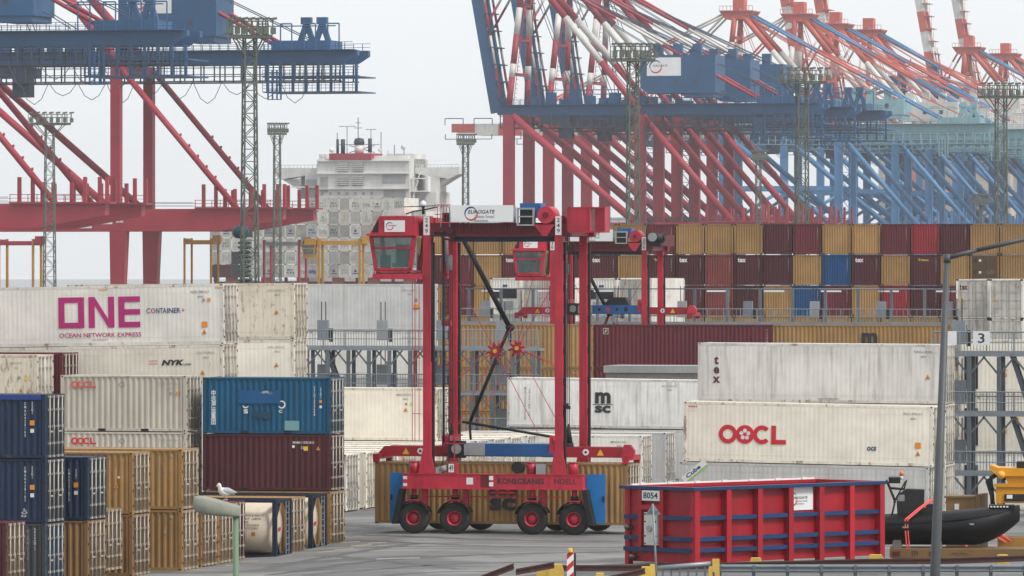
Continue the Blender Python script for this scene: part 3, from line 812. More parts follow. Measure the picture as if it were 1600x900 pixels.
# ------------------------------------------------------------------ far stack seen end on
ORD = 'first second third fourth fifth sixth seventh eighth ninth tenth eleventh twelfth thirteenth fourteenth fifteenth sixteenth seventeenth eighteenth nineteenth twentieth twenty-first twenty-second twenty-third'.split()
def end_box_meshes(Hc, L, doors=False):
    key = ('end', Hc, L, doors)
    if key in _cm: return _cm[key]
    f = MB()
    for x0, x1 in ((0, 0.13), (W-0.13, W)):
        f.box(x0, x1, 0, 0.14, 0.118, Hc-0.118); f.box(x0, x1, L-0.14, L, 0.118, Hc-0.118)
        for z0, z1 in ((0, 0.118), (Hc-0.118, Hc)):
            f.box(x0-0.003, x0+0.165 if x0 == 0 else x1+0.003, -0.004, 0.17, z0, z1, 1) if x0 == 0 else f.box(x0-0.035, x1+0.003, -0.004, 0.17, z0, z1, 1)
    f.box(0.17, W-0.17, 0.01, 0.12, Hc-0.1, Hc-0.015); f.box(0.17, W-0.17, 0.01, 0.12, 0.03, 0.12)
    f.box(0.02, 0.06, 0.16, L-0.16, 0.1, Hc-0.06); f.box(W-0.06, W-0.02, 0.16, L-0.16, 0.1, Hc-0.06)
    p = MB()
    if doors:
        for x0, x1 in ((0.14, W/2-0.01), (W/2+0.01, W-0.14)):
            p.box(x0, x1, 0.04, 0.08, 0.125, Hc-0.105)
            for k in range(4): p.box(x0+0.05, x1-0.05, 0.02, 0.04, 0.2+k*0.57, 0.2+k*0.57+0.47)
    else: corrugated(p, lambda a, b, d: (a, 0.03+d, b), 0.13, W-0.13, 0.12, Hc-0.1, 0.225, 0.045)
    r = MB(); r.box(0.06, W-0.06, 0.12, L-0.02, Hc-0.05, Hc-0.018)
    _cm[key] = (f.mesh('container_frame'), p.mesh('end_panel'), r.mesh('roof'))
    return _cm[key]
def end_container(name, label, colour, loc, Hc=2.591, L=6.058, group=None, doors=False, rz=-TH):
    t = thing(name, label, 'container', loc, (0, 0, rz), group)
    a, b, c = end_box_meshes(Hc, L, doors)
    p, fr, do = paint(colour)
    obj('frame', a, [fr, DARK], t); obj('door' if doors else 'end_panel', b, do if doors else p, t); obj('roof', c, fr, t)
    return t
ck = {'y': 'yellow', 'w': 'wine', 'm': 'maroon', 'n': 'navy', 'k': 'brick', 'r': 'red', 'b': 'blue', 'B': 'blue', 'o': 'ochre'}
# columns by right to left from the photo, x of the left edge of the first column
base = at(651, 354, 18.15)
cols = 22
tiers = {5: 'y y y y y y y y w y y y m w y y w r m y y w'.split(),
         4: 'm w y w y m m y m m k m m y b m y m y o y o'.split(),
         3: 'y w y y y w y w y m k m y b w y r m w y y y'.split(),
         2: 'y y y y y w y y y y y y y y y y y y y y y y'.split()}
tname = {5: 'top', 4: 'second', 3: 'third', 2: 'fourth'}
cname = {'yellow': 'mustard', 'wine': 'wine red', 'maroon': 'dark maroon', 'navy': 'navy', 'brick': 'brick red', 'red': 'bright red', 'blue': 'blue', 'ochre': 'ochre'}
for tier, cs in tiers.items():
    for i, c in enumerate(cs):
        dx = i * 2.545
        loc = (base.x + dx*CT, base.y - dx*ST, 0.28 + tier*2.61)
        colr = ck[c]
        lab = '%s container end in the far stack, %s tier, %s from its left end' % (cname[colr], tname[tier], ORD[i])
        t = end_container('container', lab, colr, loc, doors=(c == 'o'), group='containers of the far end on stack')
        if tier > 2 and c != 'o':
            vcode(t, W-0.3, 2.3, 1.1, PWHITE if c not in 'y' else PGREY, 'TEXU7416', y=0.024, w=0.05)
        if tier == 4 and i in (3, 6, 9, 11, 15):
            lettering(t, 'tex', 0.28, 1.0, 1.95, 2.32, PWHITE, side_map(0.024), 0.03)
        if tier == 4 and i in (8, 17): lettering(t, 'Triton', 0.6, 1.5, 2.05, 2.25, PYELLOW, side_map(0.024), 0.03)
        if c == 'o':
            for zz in (1.95, 0.95):
                mb = MB(); patch(mb, side_map(0.012), ((0.25, zz), (0.55, zz), (0.55, zz+0.32), (0.25, zz+0.32))); mb.build('sticker', PBLACK, t)
                mb = MB(); patch(mb, side_map(0.012), ((0.72, zz+0.05), (0.92, zz+0.05), (0.92, zz+0.25), (0.72, zz+0.25))); mb.build('sticker', PWHITE, t)
            lettering(t, 'CAI', 1.4, 2.0, 1.0, 1.3, PGREY, side_map(0.012), 0.02)
# white reefers seen end on, behind the middle racks
def white_end(px, s, z, label, tex=False, machine=False):
    p_ = at(px, HY, s)
    t = end_container('reefer_container', label, 'white', (p_.x, p_.y, z), HR, 12.192, doors=not machine)
    if machine:
        m_ = MB(); m_.box(0.3, W-0.3, -0.01, 0.03, 1.3, 2.0); m_.build('machinery_grille', DARK, t)
        m_ = MB(); m_.box(0.5, W-0.6, -0.012, 0.03, 0.4, 1.1); m_.build('machinery_grille', GREY, t)
        mb = MB(); patch(mb, side_map(-0.012), ((1.0, 2.2), (1.4, 2.2), (1.4, 2.36), (1.0, 2.36))); mb.build('sticker', PNAVY, t)
    else:
        for xx in (0.42, 0.95, W-0.95, W-0.42):
            rm = MB(); rm.tube((xx, -0.01, 0.08), (xx, -0.01, HR-0.06), 0.02, 5)
            for zz in (0.12, 1.4, HR-0.14): rm.box(xx-0.05, xx+0.05, -0.03, 0.02, zz-0.04, zz+0.04)
            rm.build('lock_rod', ROD, t)
        mb = MB(); patch(mb, side_map(0.012), ((0.22, 1.3), (0.42, 1.3), (0.42, 1.55), (0.22, 1.55))); mb.build('sticker', PYELLOW, t)
    if tex: lettering(t, 'tex', 0.25, 0.85, 2.1, 2.5, PMAROON, side_map(0.012), 0.03)
    return t
for n_ in (1, 2, 3):
    tn = ('', 'third', 'second', 'top')[n_]
    white_end(1494, 21.4, lv(n_, -0.15, 2.9), 'white reefer container with small wine letters behind the numbered walkway, %s tier' % tn, tex=True)
    white_end(1546, 21.55, lv(n_, -0.15, 2.9), 'plain white reefer container right of the small lettered one, %s tier' % tn)
    white_end(766, 19.9, lv(n_, -0.15, 2.9), 'rust flecked white reefer end left of the rear carrier cab, %s tier' % tn, machine=n_ == 3)
    white_end(816, 20.0, lv(n_, -0.15, 2.9), 'white reefer end below the rear carrier cab, %s tier' % tn)
    white_end(916, 20.3, lv(n_, -0.15, 2.9), 'white reefer end with blue sticker between the legs of the rear carrier, %s tier' % tn, machine=n_ == 3)
    white_end(966, 20.4, lv(n_, -0.15, 2.9), 'white reefer end left of the leg numbered two three zero, %s tier' % tn)

# ------------------------------------------------------------------ reefer racks: walkways with railings, posts, sockets
def rack(label, px, s, Lx, floors, bay, depth=1.3, top=0.0, step_bal=0.16, boxes=True, upper=False, signs=(), stairs=None):
    p_ = at(px, HY, s)
    t = thing('reefer_rack', label, 'walkway', (p_.x, p_.y, gz(p_.x, p_.y)), (0, 0, -TH))
    nb = int(round(Lx/bay)); b_ = Lx/nb
    ztop = max(floors)+(top or 0.0)
    for i in range(nb+1):
        for y in (0.05, depth-0.05):
            m_ = MB(); m_.box(i*b_-0.10, i*b_+0.10, y-0.09, y+0.09, 0, (ztop if (y > 0.5 and upper) else max(floors)-0.15)); m_.build('post', GALVD, t)
    for z in floors:
        m_ = MB(); m_.box(-0.3, Lx+0.3, -0.05, depth+0.05, z-0.14, z); m_.build('walkway_floor', GALV, t)
        rl = MB()
        for y in (-0.04,):
            rl.tube((-0.3, y, z+1.08), (Lx+0.3, y, z+1.08), 0.035, 5); rl.tube((-0.3, y, z+0.55), (Lx+0.3, y, z+0.55), 0.024, 5)
            rl.box(-0.3, Lx+0.3, y-0.01, y+0.01, z+0.002, z+0.14)
            n = int((Lx+0.6)/1.25)
            for i in range(n+1):
                x = -0.3+(Lx+0.6)*i/n; rl.box(x-0.03, x+0.03, y-0.025, y+0.025, z, z+1.08)
        rl.tube((-0.3, depth, z+1.08), (-0.3, 0, z+1.08), 0.03, 5)
        ro = rl.build('railing', GALV, t)
        ba = MB(); x = -0.3
        while x < Lx+0.3:
            ba.box(x-0.016, x+0.016, -0.05, -0.03, z+0.14, z+1.06); x += step_bal
        ba.build('balusters', GALV, ro)
        for i in range(nb+1):
            br = MB()
            for sgn in (-1, 1):
                xe = i*b_+sgn*0.8
                if -0.4 < xe < Lx+0.4: br.bar((i*b_+sgn*0.07, 0.05, z-1.0), (xe, 0.05, z-0.14), 0.09)
            if br.v: br.build('brace', GALVD, t)
        if boxes:
            k = 0; x = b_*0.55
            while x < Lx:
                bx = MB(); bx.box(x-0.33, x+0.33, depth-0.42, depth-0.1, z+0.45, z+1.65); bo = bx.build('socket_cabinet', GREY if k % 2 else GALV, t)
                cb = MB()
                for dx in (-0.12, 0.14): cb.tube((x+dx, depth-0.2, z+1.65), (x+dx, depth-0.2, z+2.75), 0.03, 5)
                cb.box(x+0.38, x+0.58, depth-0.3, depth-0.1, z+0.35, z+1.15)
                cb.build('cable', DARK, bo)
                x += 3.7 if Lx < 20 else 5.0; k += 1
    if upper:
        u = MB(); zz = ztop
        u.tube((-0.3, depth-0.05, zz), (Lx+0.3, depth-0.05, zz), 0.05, 6); u.build('lighting_rail', GALVD, t)
        x = 1.0; k = 0
        while x < Lx-1.2:
            l_ = MB(); l_.box(x, x+1.5, depth-0.13, depth+0.03, zz-0.22, zz-0.1); l_.build('strip_light', WHITE, t); x += 4.3
    for (x, w_, txt) in signs:
        z = max(floors)
        sm_ = MB(); sm_.box(x, x+w_, -0.11, -0.085, z+0.42, z+1.12); so = sm_.build('number_board', WHITE, t)
        if txt: lettering(so, txt, x+w_*0.3, x+w_*0.7, z+0.53, z+1.02, PBLACK, side_map(-0.115), 0.01)
    if stairs:
        x0, pairs = stairs
        for (za, zb) in pairs:
            st_ = MB()
            for y in (0.35, 0.95): st_.bar((x0, y, zb), (x0+1.0, y, za), 0.06, 0.2)
            for k in range(9):
                w = (k+0.5)/9; st_.box(x0+w-0.12, x0+w+0.12, 0.35, 0.95, zb+(za-zb)*w-0.02, zb+(za-zb)*w+0.02)
            st_.build('stair', GALVD, t)
    return t
rack('grey steel reefer walkway on posts left of and behind the red carrier', 480, 26.1, 14.0, (2.3, 4.9, 7.55), 1.27, stairs=(1.0, ((4.9, 7.55), (2.3, 4.9))))
rack('grey steel reefer walkway with number board three at the right edge', 1467, 31.2, 7.6, (2.12, 5.1, 8.1), 1.55, signs=((0.2, 0.72, ''), (1.75, 0.85, '3')), stairs=(3.6, ((5.1, 8.1), (2.12, 5.1))))
rack('long grey steel walkway with strip lights in front of the far stack', 726, 21.0, 37.0, (5.3, 8.15), 2.45, top=2.55, upper=True, step_bal=0.5)
# ------------------------------------------------------------------ straddle carriers
def eyes(mb, x, y, zs, m):
    for z in zs: mb.box(x-0.008, x+0.008, y-0.10, y+0.10, z-0.16, z+0.16, m)

def straddle(label, px, s, number, red=SRED, dred=SDRED, spreader_z=3.55, spreader=True, detail=True, scale=(1, 1, 1), rz=-TH, zb=0.0, top=None, cab=True, group=None):
    p_ = at(px, HY, s)
    t = thing('straddle_carrier', label, 'straddle carrier', (p_.x, p_.y, gz(p_.x, p_.y)+zb), (0, 0, rz), group)
    t.scale = scale
    top = top or red
    YF = 4.75                                      # distance to the far side frame
    arcm = MB()
    tyre = MB(); tyre.lathe([(0.36, -0.2), (0.62, -0.215), (0.70, -0.17), (0.735, -0.10), (0.735, 0.10), (0.70, 0.17), (0.62, 0.215), (0.36, 0.2)], (0, 0, 0), 'y', 32)
    tyre = tyre.mesh('tyre')
    rim = MB(); rim.lathe([(0.0, -0.10), (0.10, -0.12), (0.13, -0.09), (0.19, -0.09), (0.20, -0.02)], (0, 0, 0), 'y', 24)
    rim.lathe([(0.20, -0.02), (0.27, -0.01)], (0, 0, 0), 'y', 24, 1); rim.lathe([(0.27, -0.01), (0.30, -0.12), (0.335, -0.20), (0.345, -0.20), (0.345, 0.15)], (0, 0, 0), 'y', 24)  # middle ring coloured darker, standing in for shade in the rim's recess
    for k in range(8):
        a = 2*pi*k/8; rim.box(0.17*math.cos(a)-0.02, 0.17*math.cos(a)+0.02, -0.125, -0.08, 0.17*math.sin(a)-0.02, 0.17*math.sin(a)+0.02)
    rim = rim.mesh('rim')
    for far, y in ((0, 0.0), (1, YF)):
        out = -1 if not far else 1
        m_ = MB(); m_.box(-4.3, 4.33, y-0.36, y+0.24, 2.13, 2.80)
        m_.box(-4.34, 4.37, y-0.39, y+0.27, 2.10, 2.16); m_.box(-4.34, 4.37, y-0.39, y+0.27, 2.78, 2.815)
        if not far: m_.box(-0.55, -0.05, y-0.335, y-0.362, 2.18, 2.77, 1)
        m_.build('chassis_beam', [red, dred], t)
        for wx in (-3.84, -1.86, 1.86, 3.87):
            wo = obj('wheel', tyre, TYRE, t, (wx, y, 0.735), (0, random.random()*6, 0 if not far else pi))
            obj('rim', rim, [red, dred], wo)
            sp = MB(); sp.tube((wx, y, 1.45), (wx, y, 2.10), 0.13, 10, 0); sp.box(wx-0.34, wx+0.34, y-0.3, y+0.3, 1.52, 1.60, 0); sp.tube((wx, y, 1.60), (wx, y, 1.80), 0.19, 10, 1)
            sp.box(wx+0.36, wx+0.62, y-0.05, y+0.25, 0.85, 2.10, 0)
            sp.build('suspension', [red, DARK], t)
            if not far or detail:
                g_ = MB(); k0 = 0; n = 12
                for i in range(n+1):
                    a = R(20)+R(145)*i/n
                    for rr, yy in ((0.80, y-0.33), (0.80, y+0.33), (0.83, y+0.33), (0.83, y-0.33)):
                        g_.v.append((wx+rr*math.cos(a), yy, 0.735+rr*math.sin(a)))
                for i in range(n):
                    for j in range(4):
                        g_.quad((4*i+j, 4*i+(j+1) % 4, 4*i+4+(j+1) % 4, 4*i+4+j), 0)
                g_.build('mudguard', BLACK, t)
        for lx in (-3.17, 3.17):
            l_ = MB(); l_.box(lx-0.18, lx+0.18, y-0.25, y+0.27, 2.80, 14.82)
            l_.bar((lx, y-0.2, 2.82), (lx-0.02, y-0.2, 3.9), 0.8, 0.12, 0, w2=0.36)
            if lx > 0: eyes(l_, lx+0.18, y, [4.2+k*1.45 for k in range(7)], 1)
            l_.build('leg', [red, DARK], t)
            if detail:
                c_ = MB(); c_.box(lx+0.19, lx+0.27, y+0.02, y+0.22, 2.9, 13.6); c_.build('hoist_guide', BLACK, t)
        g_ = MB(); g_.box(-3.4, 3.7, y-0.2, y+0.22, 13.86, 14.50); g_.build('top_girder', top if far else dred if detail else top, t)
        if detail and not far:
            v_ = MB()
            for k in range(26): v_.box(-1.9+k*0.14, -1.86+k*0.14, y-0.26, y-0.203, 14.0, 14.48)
            v_.build('girder_ribs', SDRED, t)
        for cx in (-3.82, 1.82, 3.84) if detail and not far else ():
            d_ = MB(); d_.tube((cx, y-0.05, 2.815), (cx, y-0.05, 3.34), 0.22, 14); d_.tube((cx, y-0.05, 3.34), (cx, y-0.05, 3.37), 0.24, 14); d_.build('air_tank', red, t)
    for lx in (-3.17, 3.17):
        c_ = MB(); c_.box(lx-0.3, lx+0.3, 0.26, YF-0.26, 13.9, 14.75); c_.build('cross_girder', top, t)
    # end box on the right
    if number == '230':
        mt = MB(); mt.tube((3.5, -0.5, 14.75), (4.6, -0.5, 14.75), 0.34, 14); mt.box(3.45, 4.3, -0.3, 0.5, 14.2, 15.1); mt.tube((4.6, -0.5, 14.75), (4.7, -0.5, 14.75), 0.2, 12); mt.build('hoist_motor', DARK, t)
        mt = MB(); mt.tube((3.9, -0.95, 14.8), (3.9, -0.85, 14.8), 0.3, 14); mt.build('motor_fan', GREY, t)
    e_ = MB()
    e_.box(3.66, 4.66, -0.40, -0.34, 14.12, 15.22); e_.box(4.66, 4.74, -0.44, 0.5, 14.10, 15.24); e_.box(4.9, 5.40, -0.20, -0.15, 14.12, 15.22)
    e_.box(5.36, 5.44, -0.40, 0.5, 14.08, 15.24); e_.box(3.66, 5.44, -0.46, 0.5, 14.04, 14.12); e_.box(3.66, 5.36, -0.42, 0.5, 15.17, 15.23); e_.box(3.62, 3.70, -0.43, 0.5, 14.12, 15.17)
    if number != '230': e_.build('end_box', top, t)
    e2 = MB(); e2.box(3.45, 4.05, 0.55, YF+0.3, 14.2, 14.95); e2.build('end_platform', dred, t)
    if number:
        for lx in (-3.17, 3.17):
            pl = MB(); pl.box(lx-0.145, lx+0.145, -0.29, -0.255, 13.93, 14.81); po_ = pl.build('number_plate', WHITE, t)
            lettering(po_, stacked(number), lx-0.075, lx+0.075, 14.03, 14.72, PBLACK, side_map(-0.296), 0.01, line=0.95)
    # cab
    if cab:
        f = lambda u, v, w: (u, w, v)
        c_ = MB(); y0, y1 = -0.75, 1.25
        c_.prism([(-5.32, 14.82), (-5.80, 13.97), (-3.55, 13.97), (-3.62, 14.82)], f, y0, y1)
        c_.box(-5.86, -3.55, y0-0.28, y1, 13.90, 13.995)
        def fr(pa, pb, w, dep=0.12): c_.bar((pa[0], y0+dep/2, pa[1]), (pb[0], y0+dep/2, pb[1]), dep, w, up=(0, 1, 0)) if False else c_.bar((pa[0], y0+dep/2, pa[1]), (pb[0], y0+dep/2, pb[1]), w, dep, up=(0, 1, 0))
        fr((-5.74, 13.9), (-5.50, 12.3), 0.17); fr((-3.64, 13.9), (-3.86, 12.3), 0.22)
        fr((-5.74, 13.33), (-3.72, 13.33), 0.10); fr((-5.55, 12.33), (-3.82, 12.33), 0.16); fr((-5.74, 13.86), (-3.64, 13.86), 0.1)
        c_.bar((-3.64, y1-0.1, 13.9), (-3.86, y1-0.1, 12.3), 0.2, 0.16, up=(0, 1, 0)); c_.bar((-5.74, y1-0.1, 13.9), (-5.50, y1-0.1, 12.3), 0.2, 0.16, up=(0, 1, 0))
        c_.box(-5.5, -3.86, y0, y1, 12.2, 12.3)
        c_.build('cab_frame', red, t)
        b_ = MB(); b_.box(-5.65, -3.32, y0, y0+0.3, 11.88, 12.14); b_.box(-5.65, -3.32, y1-0.3, y1, 11.88, 12.14); b_.build('cab_support', red, t)
        r_ = MB(); r_.box(-5.5, -5.3, y0+0.05, y0+0.2, 12.14, 12.2); r_.box(-4.0, -3.8, y0+0.05, y0+0.2, 12.14, 12.2); r_.box(-5.45, -3.9, y0+0.2, y1-0.2, 12.02, 12.19); r_.build('cab_mount', BLACK, t)
        for zz0, zz1, a0, a1, b0, b1 in ((13.38, 13.81, -5.65, -3.77, -5.60, -3.79), (12.42, 13.28, -5.58, -3.80, -5.44, -3.92)):
            g_ = MB(); k = 0
            g_.v += [(b0, y0+0.05, zz0), (b1, y0+0.05, zz0), (a1, y0+0.05, zz1), (a0, y0+0.05, zz1), (b0, y0+0.07, zz0), (b1, y0+0.07, zz0), (a1, y0+0.07, zz1), (a0, y0+0.07, zz1)]
            for q_ in ((3,2,1,0)[::-1], (4,5,6,7)[::-1], (0,1,5,4), (1,2,6,5), (2,3,7,6), (3,0,4,7)): g_.quad(q_)
            g_.build('window_pane', GLASS, t)
        sg = MB()
        sg.v += [(-3.70, y0+0.2, 13.8), (-3.70, y1-0.2, 13.8), (-3.88, y1-0.2, 12.4), (-3.88, y0+0.2, 12.4)]; sg.quad((0, 1, 2, 3)); sg.build('side_window', GLASS, t)
        tr = MB(); tr.prism([(-5.36, 14.72), (-5.68, 14.06), (-5.36, 14.06)], f, y0-0.012, y0-0.004); tr.build('quarter_light', BLACK, t)
        if detail:
            se = MB(); se.box(-4.75, -4.15, 0.15, 0.35, 12.5, 13.5); se.box(-4.8, -4.1, -0.4, 0.3, 12.45, 12.62); se.box(-5.35, -5.0, -0.5, 0.1, 12.3, 13.0); se.build('seat', DARK, t)
            eurogate_sign(t, -5.06, -4.08, 14.08, 14.62, lambda d: side_map(y0-0.006-d), name='cab_sign', lines=False)
            ac = MB(); ac.prism([(-4.98, 14.84), (-4.1, 14.84), (-4.16, 15.18), (-4.86, 15.18)], f, y0+0.1, y0+1.2); ac.build('roof_unit', mat('roof_unit_white', (0.62, 0.56, 0.52), 0.6), t)
            bk = MB(); bk.path([(-4.15, -0.5, 14.9), (-3.7, -0.5, 15.05), (-3.3, -0.4, 15.1), (-2.6, -0.4, 15.25)], 0.035, 6); bk.path([(-4.2, -0.5, 15.25), (-2.7, -0.4, 15.3)], 0.025, 6); bk.tube((-3.32, -0.3, 14.9), (-3.32, -0.3, 15.25), 0.07, 8); bk.build('aerials', DARK, t)
            dm = MB(); dm.lathe([(0.02, 0.28), (0.12, 0.22), (0.15, 0.1), (0.12, 0.0), (0.02, -0.03)], (-3.32, -0.3, 15.27), 'z', 12); dm.build('radar_dome', WHITE, t)
    if detail:
        # top machinery on the near girder
        eurogate_sign(t, -1.96, 1.06, 14.54, 15.32, lambda d: side_map(-0.45-d))
        m_ = MB(); m_.box(-1.9, 1.0, -0.4, 0.3, 14.52, 15.25); m_.build('machinery_cover', GREY, t)
        m_ = MB(); m_.box(-2.05, 3.0, 0.4, 0.75, 13.62, 13.86); m_.build('cable_trough', mat('trough_blue', (0.012, 0.03, 0.065), 0.5), t)
        m_ = MB()
        for x0, x1, z0, z1 in ((1.22, 2.06, 14.36, 14.43), (1.22, 2.06, 15.12, 15.2), (1.22, 1.30, 14.43, 15.12), (1.98, 2.06, 14.43, 15.12), (1.3, 1.98, 14.76, 14.82)): m_.box(x0, x1, -0.48, -0.36, z0, z1)
        m_.build('cooler_frame', GREY, t)
        m_ = MB(); m_.box(1.34, 1.94, -0.34, 0.3, 14.46, 15.1); m_.build('cooler', DARK, t)
        m_ = MB(); m_.tube((2.62, -0.55, 14.86), (2.62, 0.6, 14.86), 0.40, 22); m_.tube((2.62, -0.60, 14.86), (2.62, -0.55, 14.86), 0.14, 12, 1); m_.build('winch_drum', [red, dred], t)
        m_ = MB(); m_.prism([(2.05, 14.42), (3.02, 14.42), (2.66, 13.88), (2.46, 13.88)], lambda u, v, w: (u, w, v), -0.5, -0.3); m_.build('rope_funnel', red, t)
        m_ = MB(); m_.box(1.1, 2.1, 0.6, 1.6, 14.75, 15.42); m_.build('winch_motor', SBLUE, t)
        m_ = MB()
        for k in range(5):
            x = -2.62+k*0.15; m_.path([(x, -0.35, 14.5), (x, -0.35, 15.25), (x+0.05, -0.3, 15.34)], 0.018, 5)
        m_.path([(-2.75, -0.35, 15.34), (-2.0, -0.35, 15.34)], 0.022, 5); m_.path([(-2.75, -0.35, 14.9), (-2.0, -0.35, 14.9)], 0.018, 5)
        m_.build('top_railing', red, t)
        m_ = MB(); m_.path([(-2.45, -0.4, 14.3), (-2.45, -0.4, 15.2), (-2.35, -0.4, 15.3), (-2.1, -0.4, 15.3), (-2.02, -0.4, 15.2), (-2.02, -0.4, 14.3)], 0.03, 6); m_.build('access_hoop', GREY, t)
        m_ = MB(); m_.box(-2.4, -1.98, -0.3, 0.4, 14.55, 14.98); m_.build('control_box', BLACK, t)
        hs = MB(); hs.path([(-2.9, -0.34, 8.0), (-2.9, -0.34, 13.6), (-2.8, -0.34, 14.02), (-2.3, -0.34, 14.1), (-1.9, -0.34, 13.95), (-1.75, -0.34, 14.2)], 0.04, 6); hs.path([(-2.5, -0.3, 14.0), (-2.3, -0.3, 13.75), (-1.95, -0.3, 13.72), (-1.8, -0.3, 13.9)], 0.05, 6); hs.build('hose', BLACK, t)
        # ladder and guard wires by the left legs
        l_ = MB()
        for x in (-2.72, -2.42): l_.tube((x, 1.0, 3.0), (x, 1.0, 13.7), 0.025, 5)
        z = 3.1
        while z < 13.6: l_.tube((-2.72, 1.0, z), (-2.42, 1.0, z), 0.014, 4); z += 0.3
        l_.tube((-2.57, 0.6, 4.2), (-2.57, 0.6, 13.8), 0.05, 6); l_.build('ladder', DARK, t)
        l_ = MB(); l_.box(-2.95, -2.5, 1.6, 1.8, 9.7, 9.95); l_.box(-2.92, -2.62, 1.5, 1.7, 11.9, 13.86); l_.build('ladder_bracket', red, t)
        m_ = MB(); m_.tube((-2.55, 0.8, 12.7), (-2.55, 0.8, 13.9), 0.12, 8); m_.tube((-2.35, 0.8, 12.3), (-2.35, 0.8, 13.0), 0.15, 8); m_.build('cable_drum', GREY, t)
        w_ = MB()
        for x in (-3.85, -3.72, -3.52): w_.tube((x, -0.3, 4.3), (x, -0.3, 11.9), 0.016, 4)
        for z in (5.6, 8.2, 10.5): w_.tube((-3.85, -0.3, z), (-3.45, -0.3, z), 0.016, 4)
        w_.build('guard_wires', red, t)
        # hoist ropes with black weights
        for x, y in ((-2.62, 2.2), (2.95, 2.6)):
            r_ = MB()
            for dx in (-0.04, 0.04): r_.tube((x+dx, y, 4.6), (x+dx, y, 13.9), 0.018, 4)
            r_.tube((x, y, 4.2), (x, y, 5.1), 0.2, 10, r2=0.05); r_.tube((x, y, 3.9), (x, y, 4.2), 0.24, 10); r_.build('hoist_rope', BLACK, t)
        # folding cable arm
        def P(px_, py_, y): return (((px_-771.5)/33.5 - ST*y)/CT, y, (834-py_)/33.5*(1+y*CT/307.0))
        ya = 2.3
        a_ = MB(); a_.bar(P(724, 374, ya), P(797, 514, ya), 0.12, 0.24, up=(0, 1, 0)) if False else a_.tube(P(722, 374, ya), P(796, 514, ya), 0.12, 8)
        a_.build('upper_arm', BLACK, t)
        a_ = MB(); a_.tube(P(796, 514, ya+0.2), P(734, 662, ya+0.2), 0.085, 8); a_.build('lower_arm', BLACK, t)
        a_ = MB(); a_.lathe([(0.0, -0.1), (0.17, -0.1), (0.17, 0.35), (0, 0.35)], P(796, 514, ya-0.1), 'y', 14); a_.build('arm_joint', DARK, t)
        a_ = MB(); a_.tube(P(722, 662, ya), P(872, 686, ya), 0.07, 6); a_.tube(P(733, 662, ya), P(735, 690, ya), 0.06, 6); a_.build('arm_foot', BLACK, t)
        for (sx, sy, yy) in ((774, 550, 1.4), (808, 548, 3.2)):
            c = Vector(P(sx, sy, yy)); st_ = MB()
            st_.tube(c-Vector((0, 0.08, 0)), c+Vector((0, 0.08, 0)), 0.22, 16)
            for k in range(8):
                a = 2*pi*k/8+0.2; d = Vector((math.cos(a), 0, math.sin(a)))
                st_.tube(c+d*0.18, c+d*0.43, 0.085, 6, r2=0.05)
            so = st_.build('star_sheave', red, t)
            hb = MB(); hb.tube(c-Vector((0, 0.12, 0)), c-Vector((0, 0.085, 0)), 0.10, 10); hb.build('hub', PYELLOW, so)
            ends = ((711, 436), (677, 578), (716, 592), (706, 684), (840, 676), (800, 512)) if sx < 790 else ((871, 438), (846, 380), (868, 572), (904, 592), (868, 656), (742, 668))
            for ex, ey in ends:
                w_ = MB(); w_.tube(c, P(ex, ey, yy), 0.017, 4); w_.build('tie_rope', red, so)
        # side guard plates, flaps, panels
        for x0, x1 in ((-5.10, -4.36), (4.36, 5.26)):
            pl = MB(); pl.box(x0, x1, 0.32, 0.38, 0.54, 2.82); po_ = pl.build('guard_plate', PLBLUE, t)
            hd = MB(); hd.box(x1-0.12 if x0 > 0 else x0+0.04, x1-0.04 if x0 > 0 else x0+0.12, 0.27, 0.32, 1.55, 1.8); hd.build('handle', BLACK, po_)
        for sgn in (-1, 1):
            fl = MB(); fl.prism([(sgn*4.28, 2.1), (sgn*4.50, 2.1), (sgn*4.86, 0.45), (sgn*4.58, 0.45)][::sgn], lambda u, v, w: (u, w, v), -0.3, 0.3); fl.build('mud_flap', BLACK, t)
        lettering(t, 'KONECRANES', 0.28, 2.52, 2.36, 2.63, PBLACK, side_map(-0.366), 0.035, spacing=1.1)
        lettering(t, 'NOELL', 3.0, 4.05, 2.36, 2.63, PBLACK, side_map(-0.366), 0.014, spacing=1.1)
        mb = MB(); patch(mb, side_map(-0.366), ((2.75, 2.26), (2.765, 2.26), (2.765, 2.68), (2.75, 2.68))); mb.build('lettering_rule', PBLACK, t)
        for a0, b0, w_, h_ in ((-4.28, 2.54, 0.2, 0.15), (-4.28, 2.22, 0.2, 0.14), (-1.22, 2.32, 0.32, 0.32), (-3.1+2.97, 2.53, 0.2, 0.2), (-0.13, 2.24, 0.2, 0.2)):
            mb = MB(); patch(mb, side_map(-0.37), ((a0, b0), (a0+w_, b0), (a0+w_, b0+h_), (a0, b0+h_))); mb.build('sticker', WHITE, t)
        m_ = MB(); m_.box(-2.12, -1.72, -0.3, 0.1, 2.82, 3.32); m_.build('number_box', red, t)
        mb = MB(); patch(mb, side_map(-0.305), ((-2.1, 2.88), (-1.84, 2.88), (-1.84, 3.27), (-2.1, 3.27))); nb_ = mb.build('number_plate', WHITE, t)
        lettering(nb_, number[1:] if number == '249' else number, -2.07, -1.87, 2.93, 3.22, PBLACK, side_map(-0.309), 0.01)
        m_ = MB(); m_.tube((-2.5, -0.1, 3.0), (-2.2, -0.1, 3.05), 0.17, 10); m_.box(-2.75, -2.45, -0.2, 0.2, 2.82, 3.1); m_.build('pump', GREY, t)
        m_ = MB(); m_.tube((1.2, -0.32, 3.12), (1.2, 0.15, 3.12), 0.28, 18); m_.build('hose_reel', BLACK, t)
        m_ = MB(); m_.box(2.1, 2.52, -0.28, 0.1, 2.82, 3.28); m_.build('control_box', GREY, t)
